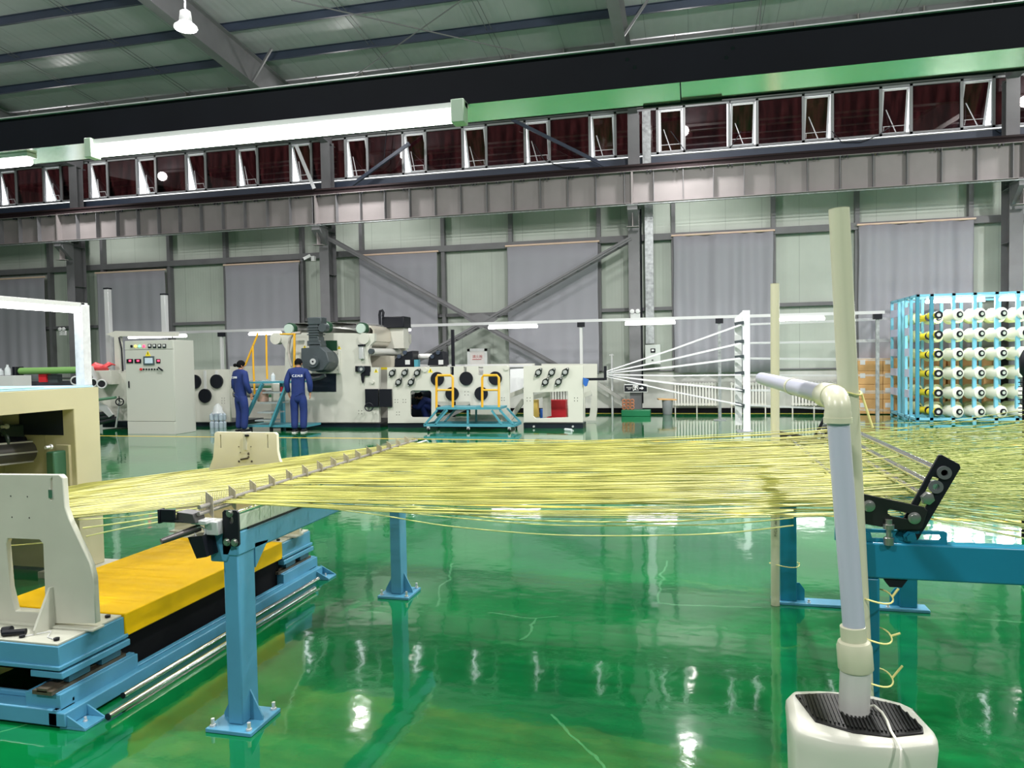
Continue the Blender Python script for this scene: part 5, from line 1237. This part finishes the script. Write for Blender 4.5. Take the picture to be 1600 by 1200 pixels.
MB().box(at(738, 561, y=20.53).x, at(752, 561, y=20.53).x, 20.53, 20.54, at(745, 561.8, y=20.53).z, at(745, 561, y=20.53).z).build('lettering_line', mat('letter_red', (0, 0, 0)), hb, smooth=0)
es = empty('exit_sign', at(993, 613, y=20.1), 'black and white exit sign with running man and arrow on the column', 'sign')
pxbox(MB(), (975, 600), (1011.5, 613), 20.08, 20.14).build('sign_frame', white, es, smooth=0)
pxbox(MB(), (975.8, 601.8), (1010.8, 611.6), 20.07, 20.085).build('sign_face', black, es, smooth=0)
text('lettering', '安全出口', .042, at(983.5, 605.7, y=20.065), FRONT, mat('sign_white', (.9, .9, .9), .5), es, .001)
text('lettering', 'EXIT', .036, at(983.5, 608.2, y=20.065), FRONT, mat('sign_white', (0, 0, 0)), es, .001)
q = MB(); 
def sl_(a, b, w=.022): q.bar(at(*a, y=20.062), at(*b, y=20.062), .008, w)
sl_((989.2, 602.6), (989.2, 610.8)); sl_((996.8, 602.6), (996.8, 610.8)); sl_((989, 602.9), (997, 602.9))
sl_((990.5, 605), (994.2, 605.2)); sl_((994.2, 605.2), (996, 606.8)); sl_((992.8, 605), (992, 608)); sl_((992, 608), (990, 610.2)); sl_((992, 607.6), (994, 608.6)); sl_((994, 608.6), (993.8, 610.8))
q.cyl(at(993.8, 603.9, y=20.058), at(993.8, 603.9, y=20.066), .018, 10)
sl_((999, 606.6), (1003, 606.6), .03); q.prism([at(1002.6, 604, y=20.058), at(1006, 606.6, y=20.058), at(1002.6, 609, y=20.058)], (0, .008, 0)); q.build('pictogram', mat('sign_white', (0, 0, 0)), es, smooth=0)
MB().bar(at(978, 599.5, y=20.1), at(1003, 600.2, y=20.1), .02, .012).build('hanger', black, es, smooth=0)
def emerg(px, py, yv, lab):
    e = empty('emergency_light', at(px, py, y=yv), lab, 'lamp', 'twin-head emergency lamps on the columns')
    c = at(px, py, y=yv); MB().box(c.x - .13, c.x + .13, yv - .06, yv, c.z - .13, c.z + .02).build('battery_box', white, e, bevel=.01)
    for s in (-1, 1):
        MB().lathe([(.0, 0), (.06, .01), (.062, .03), (.035, .08), (0, .09)], (c.x + s * .075, yv - .10, c.z + .075), (0, 1, 0), 18).build('lamp_head', white, e)
emerg(992.5, 491, CY - .25, 'white twin-head emergency lamp on the middle column beside the galvanised duct'); emerg(99.5, 518, CY - .25, 'white twin-head emergency lamp on the far left column')
ep = empty('electric_panel', at(1017, 560, y=20.85), 'light grey wall panel with a small dark display behind the white yarns', 'panel')
pxbox(MB(), (1008, 539), (1032, 569), 20.64, 20.98).build('box_body', mat('panel_grey', srgb(196, 202, 198), .4), ep, bevel=.005)
pbox('display', 1016.5, 544.5, 1024, 551, 20.63, .012, black, ep, smooth=0); pbox('display_digits', 1018, 546, 1022, 548.5, 20.622, .005, mat('sign_white', (0, 0, 0)), ep, smooth=0)
pbox('handle', 1018, 562, 1021, 563.5, 20.63, .012, black, ep, smooth=0)
cam_ = empty('security_camera', at(480, 404, y=20.2), 'small white bullet security camera at the top of the left column', 'camera')
MB().bar(at(474, 405, y=20.0), at(485, 399, y=20.1), .09, .09).build('camera_body', white, cam_, bevel=.01)
MB().box(at(486, 402, y=20.1).x, at(491, 402, y=20.1).x, 20.1, 20.2, at(486, 408, y=20.1).z, at(486, 400, y=20.1).z).build('camera_mount', white, cam_, smooth=0)
MB().cyl(at(473, 405.5, y=19.99), at(475, 404.5, y=20.0), .04, 12).build('camera_lens', black, cam_)
for px, zt_, lab in ((1006, 3.2, 'conduit'),): 
    c = at(1003, 500, y=20.5); q = MB().tube([(c.x, 20.5, .3), (c.x, 20.5, 5.6)], .02, 6); q.build('wall_conduit', black, kind='structure')
# green pallet, boxes, bucket, cut-off pipes by the wall
tag(MB().box(at(971, 640, y=19.8).x, at(1016, 640, y=19.8).x, 19.75, 20.15, 0, .16).build('tool_box', mat('pallet_green', srgb(20, 110, 70), .4), bevel=.01), 'flat green box on the floor below the exit sign', 'box')
tb_ = empty('coil_bundle', Vector((at(984, 635, y=19.95).x, 19.95, .16)), 'bundle of copper-coloured coils stacked on the green box', 'coils')
for k in range(3):
    for j in range(3):
        c = at(975.5 + 6.2 * j, 640, y=19.9); MB().torus((c.x, 19.9, .225 + .085 * k), (0, 1, .1), .045, .02, 16, 6).build('coil', mat('copper_brown', srgb(170, 112, 84), .45, noise=.2), tb_)
bk = empty('bucket', at(1043, 641, y=20.4), 'grey bucket with cardboard across its top by the radiators', 'bucket')
c = at(1043, 641, z=0); c = Vector((at(1043, 641, y=20.45).x, 20.45, 0))
MB().lathe([(.11, 0), (.125, .02), (.15, .38), (.14, .39)], c, seg=20).build('bucket_body', mat('bucket_grey', srgb(140, 142, 146), .4), bk)
MB().bar((c.x - .25, 20.4, .42), (c.x + .22, 20.5, .40), .3, .03).build('lid_board', card, bk, smooth=0)
tap = MB().cyl((at(957, 640, y=20.7).x, 20.7, 0), (at(957, 640, y=20.7).x, 20.7, at(957, 553, y=20.7).z), .03, 8); c = at(957, 555, y=20.7)
tap.cyl((c.x - .09, 20.7, c.z), (c.x + .03, 20.7, c.z), .02, 8)
small('water_pipe', tap, white, 'thin white water pipe standing against the wall beside the column', 'pipe')
# --- white yarns, guide post ------------------------------------------
gp = empty('yarn_guide_post', at(1163, 673, z=0), 'tall white yarn guide post with six clips, between column and leaning pipe', 'post')
yg = 15.85; a_ = at(1160, 490, y=yg); b_ = at(1167, 673, y=yg)
MB().box(b_.x - .07, b_.x + .07, yg, yg + .04, .02, at(1165, 485, y=yg).z).build('post_board', mat('post_white2', srgb(215, 218, 222), .4), gp, smooth=0)
MB().box(b_.x - .22, b_.x - .08, yg + .2, yg + .25, .12, at(1154, 497, y=yg).z).build('inner_board', white, gp, smooth=0)
MB().prism([(b_.x - .22, yg + .1, at(1150, 497, y=yg).z), (b_.x - .07, yg + .1, at(1165, 486, y=yg).z), (b_.x - .07, yg + .1, at(1165, 510, y=yg).z), (b_.x - .22, yg + .1, at(1150, 510, y=yg).z)], (0, .04, 0)).build('top_gusset', white, gp, smooth=0)
MB().box(b_.x - .2, b_.x + .12, yg - .15, yg + .3, 0, .02).build('foot', galv, gp, smooth=0)
rows = [(507, 945, 580, 1391, 497), (536, 945, 582, 1391, 531), (559.5, 945, 583, 1391, 561), (585, 945, 585, 1391, 585), (609, 945, 586, 1391, 612), (632, 945, 588, 1391, 640)]
for i, (pym, px0, py0, px1, py1) in enumerate(rows):
    zc_ = at(1155, pym - 1, y=yg).z
    MB().bar((b_.x - .22, yg + .1, zc_ - .0), (b_.x - .05, yg - .03, zc_ + .02 - .06 * (i > 3)), .02, .07).build('yarn_clip', castiron, gp, smooth=0)
    A = at(948, py0, y=MY); Bm = at(1158, pym, y=yg); C = at(px1, py1, y=20.2)
    for j in range(4 if i in (0, 1, 2, 4) else 3):
        o_ = Vector((0, .02 * (j - 2), .010 * (j - 2)))
        q = MB().tube([A + o_ * .5, A.lerp(Bm, .5) + o_ + Vector((0, 0, -.02)), Bm + o_], .006, 5, cap=False).tube([Bm + o_, Bm.lerp(C, .5) + o_ * 1.5 + Vector((0, 0, -.01)), C + o_ * 2], .005, 5, cap=False)
        lab = 'white yarn bundle over the guide post, %s clip from the top' % ('first', 'second', 'third', 'fourth', 'fifth', 'sixth')[i]
        if j == 0: yb2 = MB(); 
        yb2.v, yb2.f, off = yb2.v + q.v, yb2.f + [tuple(k + len(yb2.v) for k in f) for f in q.f], 0
    tag(yb2.build('white_yarn_bundle', yarn_w, smooth=180, fix=False), lab, 'yarn', 'white yarns to the creel', kind='stuff')
# --- cartons --------------------------------------------------------------
ci = 0; rowsn = ('top', 'second', 'third', 'bottom'); coln = ('left', 'middle', 'right')
xb0 = [at(1340, 600, y=20.55).x, at(1379, 600, y=20.55).x, at(1408, 600, y=20.55).x, at(1436, 600, y=20.55).x]
zs = [.02, .40, .78, 1.12, 1.44]
for r in range(4):
    for c in range(3):
        t = empty('carton', ((xb0[c] + xb0[c + 1]) / 2, 20.7, zs[r]), 'brown cardboard carton against the far wall, %s of the stack, %s column' % (rowsn[3 - r], coln[c]), 'carton', 'cartons stacked behind the creel')
        MB().box(xb0[c] + .006, xb0[c + 1] - .006, 20.5, 20.9, zs[r], zs[r + 1] - .006).build('carton_body', card, t, bevel=.006)
        MB().box(xb0[c] + .05, xb0[c] + .17, 20.496, 20.5, zs[r] + .16, zs[r] + .28).build('carton_label', white, t, smooth=0)
MB().box(xb0[0] - .05, xb0[3] + .05, 20.45, 20.92, 0, .02)
for k in range(4):
    xa = (5.2, 6.25, 7.85, 9.1)[k]
    t = MB().box(xa, xa + (1.0, 1.15, 1.2, 1.2)[k], 20.45, 20.8, 0.0, 1.42)
    tag(t.build('carton', card, bevel=.01), 'large brown carton behind the spool creel, number %s from the left' % ('one', 'two', 'three', 'four')[k], 'carton', 'cartons seen through the creel')
# --- creel --------------------------------------------------------------
ck = empty('spool_creel', (6.8, 19.2, 0), 'light blue steel creel frame full of spools, right side', 'creel')
creel_m = mat('creel_blue', srgb(120, 190, 214), .4); creel_d = mat('creel_teal', srgb(64, 142, 166), .4)
cx0 = 4.95; cx1 = 10.5; fy = 18.2; by = 20.35; ct = 2.87
UP = [cx0] + [at(px, 500, y=fy + .1).x for px in (1454, 1488, 1521, 1555, 1588)] + [at(1621 + 34 * k, 500, y=fy + .1).x for k in range(6)]
for i, x_ in enumerate(UP):
    MB().box(x_ - .035, x_ + .035, fy, fy + .07, .0, ct).build('front_upright', creel_d if i < 2 else creel_m, ck, smooth=0)
    if i: MB().box(x_ - .2, x_ - .14, by - .5, by - .43, .0, ct).build('rear_upright', creel_m, ck, smooth=0)
for yy in (fy, fy + .9, by):
    MB().box(cx0 - .03, cx1, yy, yy + .06, ct - .05, ct).build('top_rail', creel_m, ck, smooth=0); MB().box(cx0 - .03, cx1, yy, yy + .06, .05, .11).build('bottom_rail', creel_m, ck, smooth=0)
for yy in (fy + .5, fy + .9, by - .65, by):
    MB().box(cx0 - .03, cx0 + .03, yy, yy + .06, .0, ct).build('end_upright', creel_m, ck, smooth=0)
MB().box(cx0 - .03, cx0 + .03, fy, by + .06, ct - .05, ct).box(cx0 - .03, cx0 + .03, fy, by, .05, .1).build('end_rail', creel_m, ck, smooth=0)
for r in range(5):
    zz = .62 + .48 * r
    for (ya, yb_) in ((fy + .55, fy + .9), (by - .6, by)):
        MB().box(cx0 - .04, cx0 - .02, ya, yb_, zz - .09, zz + .09).build('guide_board', mat('board_lilac', srgb(186, 190, 212), .5), ck, smooth=0)
for k in range(5):
    xa = cx0 + .3 + 1.5 * k
    t = empty('tube_light', (xa + .6, fy + .6, ct - .2), 'lit tube inside the top of the creel, number %s from the left' % ('one', 'two', 'three', 'four', 'five')[k], 'light', 'tubes inside the creel')
    MB().cyl((xa, fy + .5, ct - .14), (xa + 1.2, fy + .5, ct - .14), .035, 10).build('lamp_tube', creel_tube, t)
    area('creel_light', (xa + .6, fy + .45, ct - .19), 1.1, 30, (1, 1, .98), (xa + .6, fy - .3, 1.0), 'RECTANGLE', .06)
    MB().box(xa, xa + 1.2, fy + .47, fy + .57, ct - .10, ct - .05).build('lamp_housing', white, t, smooth=0)
spm = mat('spool_white', srgb(226, 228, 216), .5); spy = mat('spool_yellow', srgb(222, 200, 40), .45); spg = mat('spool_pale', srgb(216, 222, 176), .5)
ordr = ('top', 'second', 'third', 'fourth', 'fifth', 'bottom')
cols_ = ('first', 'second', 'third', 'fourth', 'fifth', 'sixth')
proto = {}
def spool(kind, x, y_, z, label, group):
    if kind not in proto:
        t = empty('yarn_spool', (x, y_, z), label, 'spool', group)
        if kind == 'y':
            MB().lathe([(.045, 0), (.075, .02), (.075, .30), (.045, .32)], (x, y_, z), (-.34, .94, -.03), 16).build('yarn_package', spy, t)
            MB().ring((x, y_ - .012, z), (0, 1, 0), .085, .042, .03, 18).build('spool_ring', black, t); MB().cyl((x, y_ - .02, z), (x, y_ + .02, z), .042, 14).build('spool_core', white, t)
        else:
            MB().lathe([(.08, 0), (.135, .03), (.14, .10), (.14, .36), (.11, .42)], (x, y_, z), (-.34, .94, -.03), 18).build('yarn_package', spm if kind == 'w' else spg, t)
            MB().ring((x, y_ - .01, z), (-.34, .94, -.03), .068, .036, .03, 18).build('spool_ring', black, t); MB().cyl((x, y_ - .02, z), (x, y_ + .02, z), .042, 14).build('spool_core', mat('core_grey', srgb(190, 200, 190), .5), t)
        proto[kind] = t; return t
    p = proto[kind]; return dup(p, Vector((x, y_, z)) - p.location, label, group)
rowy = [491.5, 522, 552.6, 583, 613.7, 643]
for r in range(6):
    zf = at(1498, rowy[r], y=fy + .02).z
    spool('y', at(1463, 500, y=fy + .1).x, fy - .05, zf - .0, 'yellow spool at the front left of the creel, %s row' % ordr[r], 'yellow spools at the creel end')
    spool('y', at(1426, 500, y=fy + 1.5).x + 0, fy + 1.55, at(1426, 498.5 + 27.3 * r, y=fy + 1.55).z, 'yellow spool inside the creel end frame, %s row, farther back' % ordr[r], 'yellow spools at the creel end')
    spool('y', at(1448, 500, y=fy + .9).x, fy + .75, zf - .02, 'yellow spool just behind the front left ones, %s row' % ordr[r], 'yellow spools at the creel end')
    for c in range(6):
        x_ = at(1498 + 34.3 * c, 500, y=fy + .0).x
        if c < 4: spool('w', x_, fy - .05, zf, 'white front spool of the creel, %s row, %s from the left' % (ordr[r], cols_[c]), 'white spools on the front of the creel')
        spool('p', x_ - .18, fy + .75, zf - .03, 'pale spool of the middle bank of the creel, %s row, %s from the left' % (ordr[r], cols_[c]), 'pale spools in the middle bank')
        if c < 6: spool('p', x_ - .42, fy + 1.4, zf - .0, 'pale spool of the rear bank of the creel, %s row, %s from the left' % (ordr[r], cols_[c]), 'pale spools in the rear bank')
# black reed board at the right edge
rb_ = empty('reed_board', at(1599, 700, y=7.0), 'black toothed guide board with a dark blob on top at the right edge', 'board')
xr_ = at(1599.5, 650, y=7.0).x; z1 = at(1595, 590, y=7.0).z
MB().box(xr_, xr_ + .05, 7.0, 7.03, 0.0, z1 + .05).build('board', blackmatte, rb_, smooth=0)
q = MB(); z_ = z1
while z_ > .7: q.box(xr_ - .035, xr_, 7.0, 7.02, z_ - .008, z_); z_ -= .036
q.build('teeth', black, rb_, smooth=0)
MB().lathe([(.03, 0), (.06, .04), (.065, .16), (.04, .22)], (xr_ + .03, 7.0, z1), seg=18).build('dark_blob', black, rb_)  # added stand-in for an unidentified dark blob above the board
# ================================================================== people
def skinned(name, joints, edges, m, root, sub=2, parent=None):
    """joints: {name: (pos, (rx, ry))}; grown with Skin + Subdivision"""
    names = list(joints); me = bpy.data.meshes.new(name); L0 = ORIG[root.name]
    me.from_pydata([Vector(joints[n][0]) - L0 for n in names], [(names.index(a), names.index(b)) for a, b in edges], [])
    o = bpy.data.objects.new(name, me); COL.objects.link(o); o.parent = parent or root; ORIG[o.name] = L0
    sk = o.modifiers.new('skin', 'SKIN'); sk.use_smooth_shade = True; sk.branch_smoothing = .4
    if not me.skin_vertices: pass
    ls = me.skin_vertices[0] if me.skin_vertices else None
    return o, me, names, joints, m, sub
def finish(t):
    o, me, names, joints, m, sub = t
    bpy.context.view_layer.objects.active = o; bpy.context.view_layer.update()
    lay = me.skin_vertices[0] if len(me.skin_vertices) else None
    for i, n in enumerate(names):
        r = joints[n][1]; lay.data[i].radius = r if isinstance(r, tuple) else (r, r)
    lay.data[0].use_root = True
    s = o.modifiers.new('sub', 'SUBSURF'); s.levels = sub; s.render_levels = sub
    me.materials.append(m); return o
def person(loc, yaw, label, pose='stand', head_yaw=0, head_pitch=0, arms=((.28, .02), (.28, .02)), bun=False, scale=1.0, hair_c=None, lean=0.0, legs=(0, 0)):
    """figure facing +Y turned by yaw; all joints in metres for a 1.70 m body"""
    root = empty('person', loc, label, 'person')
    Rz = Matrix.Rotation(yaw, 3, 'Z'); L = Vector(loc)
    def P(x, y, z): return L + Rz @ Vector((x, y, z)) * scale
    def lean_(p):  # bend above the hips
        x, y, z = p
        if z > .95: y += (z - .95) * math.sin(lean); z = .95 + (z - .95) * math.cos(lean)
        return (x, y, z)
    Q = lambda x, y, z: P(*lean_((x, y, z)))
    if pose == 'stand':
        hipw = .095; J = {}
        lg = {}
        for s, n in ((-1, 'l'), (1, 'r')):
            dx, dy = legs[0 if s < 0 else 1] if isinstance(legs[0], tuple) else (0, 0)
            lg[n] = [(s * hipw, 0, .88), (s * (hipw + .01) + dx * .5, .03 + dy * .5, .48), (s * (hipw + .005) + dx, -.01 + dy, .09)]
        foot = {n: lg[n][2] for n in lg}
        ar = {}
        for i, (s, n) in enumerate(((-1, 'l'), (1, 'r'))):
            fx, ox = arms[i]
            ar[n] = [(s * .185, 0, 1.40), (s * (.235 + ox), -.02, 1.12), (s * (.225 + ox * .6), fx * .55, .90), (s * (.215 + ox * .6), fx * .62 + .01, .82)]
        nk, hd = (0, .0, 1.45), (0, .025, 1.56)
        torso = [(0, 0, .90), (0, -.005, 1.05), (0, -.01, 1.22), (0, -.01, 1.36)]
    else:  # crouching, knees up, reaching forward
        lg = {'l': [(-.10, 0, .38), (-.13, .36, .50), (-.12, .22, .08)], 'r': [(.10, 0, .38), (.14, .38, .46), (.13, .26, .08)]}
        torso = [(0, -.02, .30), (0, .08, .42), (0, .20, .52), (0, .30, .58)]
        ar = {'l': [(-.18, .30, .60), (-.22, .44, .42), (-.10, .60, .46), (-.08, .66, .48)], 'r': [(.18, .30, .60), (.24, .42, .40), (.14, .60, .40), (.12, .67, .40)]}
        nk, hd = (0, .38, .63), (0, .48, .70); foot = {n: lg[n][2] for n in lg}
    # body in skin tone
    B = {'pel': (Q(*torso[0]), .10 * scale), 'chest': (Q(*torso[2]), (.12 * scale, .09 * scale)), 'nb': (Q(nk[0], nk[1], nk[2] - .02), .055 * scale), 'nk': (Q(nk[0], nk[1] + .01, nk[2] + .04), .052 * scale)}
    E_ = [('pel', 'chest'), ('chest', 'nb'), ('nb', 'nk')]
    for n in ('l', 'r'):
        a, b, c = lg[n]; B['hip' + n] = (P(*a), .07 * scale); B['kn' + n] = (P(*b), .05 * scale); B['an' + n] = (P(*c), .038 * scale)
        E_ += [('pel', 'hip' + n), ('hip' + n, 'kn' + n), ('kn' + n, 'an' + n)]
        a, b, c, d = ar[n]; B['sh' + n] = (Q(*a), .045 * scale); B['el' + n] = (Q(*b), .035 * scale); B['wr' + n] = (Q(*c), .026 * scale)
        E_ += [('chest', 'sh' + n), ('sh' + n, 'el' + n), ('el' + n, 'wr' + n)]
        # palm and fingers
        w = Q(*c); dd = (Q(*d) - w).normalized(); side = dd.cross(Rz @ Vector((0, 1, 0))); side = side.normalized() if side.length > .1 else Rz @ Vector((1, 0, 0)); fw = side.cross(dd).normalized()
        pm = w + dd * .055 * scale; B['pa' + n] = (pm, (.034 * scale, .018 * scale)); E_.append(('wr' + n, 'pa' + n))
        for f in range(4):
            off = fw * (.026 - .017 * f) * scale; ln = (.075, .083, .078, .062)[f] * scale
            k1 = pm + off + dd * .025; k2 = k1 + dd * ln * .5 + side * .008; k3 = k2 + dd * ln * .45 + side * .018 * (1 if n == 'l' else -1)
            B['f%d1' % f + n] = (k1, .009 * scale); B['f%d2' % f + n] = (k2, .008 * scale); B['f%d3' % f + n] = (k3, .007 * scale)
            E_ += [('pa' + n, 'f%d1' % f + n), ('f%d1' % f + n, 'f%d2' % f + n), ('f%d2' % f + n, 'f%d3' % f + n)]
        t1 = w + dd * .03 + fw * .03; t2 = t1 + dd * .035 + fw * .02; B['t1' + n] = (t1, .010 * scale); B['t2' + n] = (t2, .008 * scale); E_ += [('wr' + n, 't1' + n), ('t1' + n, 't2' + n)]
    # head as a shaped mesh joined to the body surface through the neck
    hc = Q(*hd) + Vector((0, 0, 0)); Rh = Matrix.Rotation(yaw + head_yaw, 3, 'Z') @ Matrix.Rotation(-head_pitch, 3, 'X')
    B['jaw'] = (hc + Rh @ Vector((0, .015, -.035)) * scale, .062 * scale); E_.append(('nk', 'jaw'))
    B['crown'] = (hc + Rh @ Vector((0, -.005, .04)) * scale, .078 * scale); E_.append(('jaw', 'crown'))
    B['brow'] = (hc + Rh @ Vector((0, .045, .0)) * scale, (.05 * scale, .045 * scale)); E_.append(('crown', 'brow'))
    B['nose'] = (hc + Rh @ Vector((0, .098, -.018)) * scale, .011 * scale); E_.append(('brow', 'nose'))
    body = finish(skinned('body', B, E_, skin_m, root))
    for s in (-1, 1):
        MB().lathe([(.0, 0), (.010, .002), (.012, .006), (0, .010)], hc + Rh @ Vector((s * .03, .083, .005)) * scale, Rh @ Vector((0, 1, 0)), 10).build('eye', black, root)
        MB().torus(hc + Rh @ Vector((s * .077, -.0, -.012)) * scale, Rh @ Vector((1, .3, 0)), .018 * scale, .008 * scale, 14, 6).build('ear', skin_m, root)
    MB().bar(hc + Rh @ Vector((-.022, .080, -.058)) * scale, hc + Rh @ Vector((.022, .080, -.058)) * scale, .012, .008).build('mouth', mat('lips', srgb(150, 80, 75), .5), root)
    # hair cap
    hm = MB(); ns, nr = 20, 9
    for j in range(nr + 1):
        th = math.pi * .70 * j / nr
        for k in range(ns):
            a = 2 * math.pi * k / ns; front = max(0, math.sin(a)); tt = th * (1 - .50 * front ** 1.2)
            r = 1 + .03 * math.sin(k * 3.1 + j)
            hm.v.append(hc + Rh @ (Vector((math.sin(tt) * math.cos(a) * .088, math.sin(tt) * math.sin(a) * .103 - .004, .018 + math.cos(tt) * .105)) * r) * scale)
    for j in range(nr):
        for k in range(ns): hm.f.append((j * ns + k, j * ns + (k + 1) % ns, (j + 1) * ns + (k + 1) % ns, (j + 1) * ns + k))
    if bun:
        hm.lathe([(.0, -.045), (.03, -.035), (.042, 0), (.03, .035), (0, .045)], hc + Rh @ Vector((0, -.135, -.005)) * scale, Rh @ Vector((0, 1, .2)), 14)
        hm.tube([hc + Rh @ Vector((0, -.09, 0)) * scale, hc + Rh @ Vector((0, -.12, -.003)) * scale], .022, 10)
    hm.build('hair', hair_m, root, smooth=180)
    # jacket: torso and sleeves
    Jk = {'b': (Q(torso[0][0], torso[0][1], torso[0][2] - .25), (.172 * scale, .125 * scale))} if pose == 'stand' else {'b': (Q(torso[0][0], torso[0][1], torso[0][2] - .02), (.17 * scale, .13 * scale))}
    Jk['m'] = (Q(*torso[1]), (.165 * scale, .12 * scale)); Jk['c'] = (Q(*torso[2]), (.19 * scale, .125 * scale)); Jk['t'] = (Q(*torso[3]), (.175 * scale, .10 * scale)); Jk['n'] = (Q(nk[0], nk[1], nk[2] + .03), (.078 * scale, .070 * scale))
    Ej = [('b', 'm'), ('m', 'c'), ('c', 't'), ('t', 'n')]
    for n in ('l', 'r'):
        a, b, c, d = ar[n]; Jk['s' + n] = (Q(*a), .082 * scale); Jk['e' + n] = (Q(*b), .072 * scale); Jk['w' + n] = (Q(*c), .058 * scale); Ej += [('t', 's' + n), ('s' + n, 'e' + n), ('e' + n, 'w' + n)]
    finish(skinned('jacket', Jk, Ej, blue_cloth, root))
    # trousers
    T_ = {'b': (P(torso[0][0], torso[0][1], torso[0][2] + (.06 if pose == 'stand' else 0)), (.12 * scale, .09 * scale))}; Et = []
    for n in ('l', 'r'):
        a, b, c = lg[n]; T_['h' + n] = (P(a[0], a[1], a[2] - .12 if pose == 'stand' else a[2]), .108 * scale); T_['k' + n] = (P(*b), .092 * scale); T_['a' + n] = (P(c[0], c[1], c[2] - .02), .080 * scale)
        Et += [('b', 'h' + n), ('h' + n, 'k' + n), ('k' + n, 'a' + n)]
    finish(skinned('trousers', T_, Et, blue_cloth, root))
    for n in ('l', 'r'):
        fx, fy_, fz = foot[n]; q = MB(); prof = []
        lp = [(-.045, -.10), (.045, -.10), (.052, .0), (.05, .11), (.02, .16), (-.02, .16), (-.05, .11), (-.052, .0)]
        lo = [P(fx + x, fy_ + .02 + yv, 0.0 if scale else 0) for x, yv in lp]
        q.prism([Vector((v.x, v.y, L.z + .022)) for v in lo], (0, 0, .05)); q.build('shoe', black, root, bevel=.015)
        q = MB(); q.prism([Vector((v.x, v.y, L.z + .001)) for v in lo], (0, 0, .022)); q.build('shoe_sole', mat('sole_white', srgb(210, 210, 205), .5), root, bevel=.004)
    return root, Q, P, Rz
m1 = person((-8.62, 15.02, 0), math.radians(12), 'person in dark blue workwear with short black hair, head bowed, beside the grey gear motor', head_pitch=.45, lean=.06, arms=((.12, .03), (.12, .04)), scale=1.0)
w1 = person((-10.02, 14.92, 0), math.radians(-22), 'person in blue workwear with black hair in a bun, left of the teal steps', head_yaw=-.25, head_pitch=.12, bun=True, scale=.985, arms=((.10, .0), (.18, .02)))
k1 = person((at(684, 640, y=17.2).x, 17.2, 0.0), math.radians(97), 'person in dark blue crouching inside the roller frame, seen through its opening', pose='crouch', head_pitch=.4)
def backtext(pr, s, x, size):
    root, Q, P, Rz = pr
    # lettering follows the jacket back
    a = Q(x, -.150, 1.285); up = (Q(0, 0, 1.35) - Q(0, 0, 1.2)).normalized(); xr = Rz @ Vector((1, 0, 0)); n = xr.cross(up)
    M = Matrix((xr, up, n)).transposed()
    text('jacket_lettering', s, size, a, M.to_euler(), mat('letter_white', (.8, .82, .85), .6), root, .004)
backtext(m1, 'C.E.N.B', .03, .075); backtext(w1, 'C.E.N.B', -.02, .065)
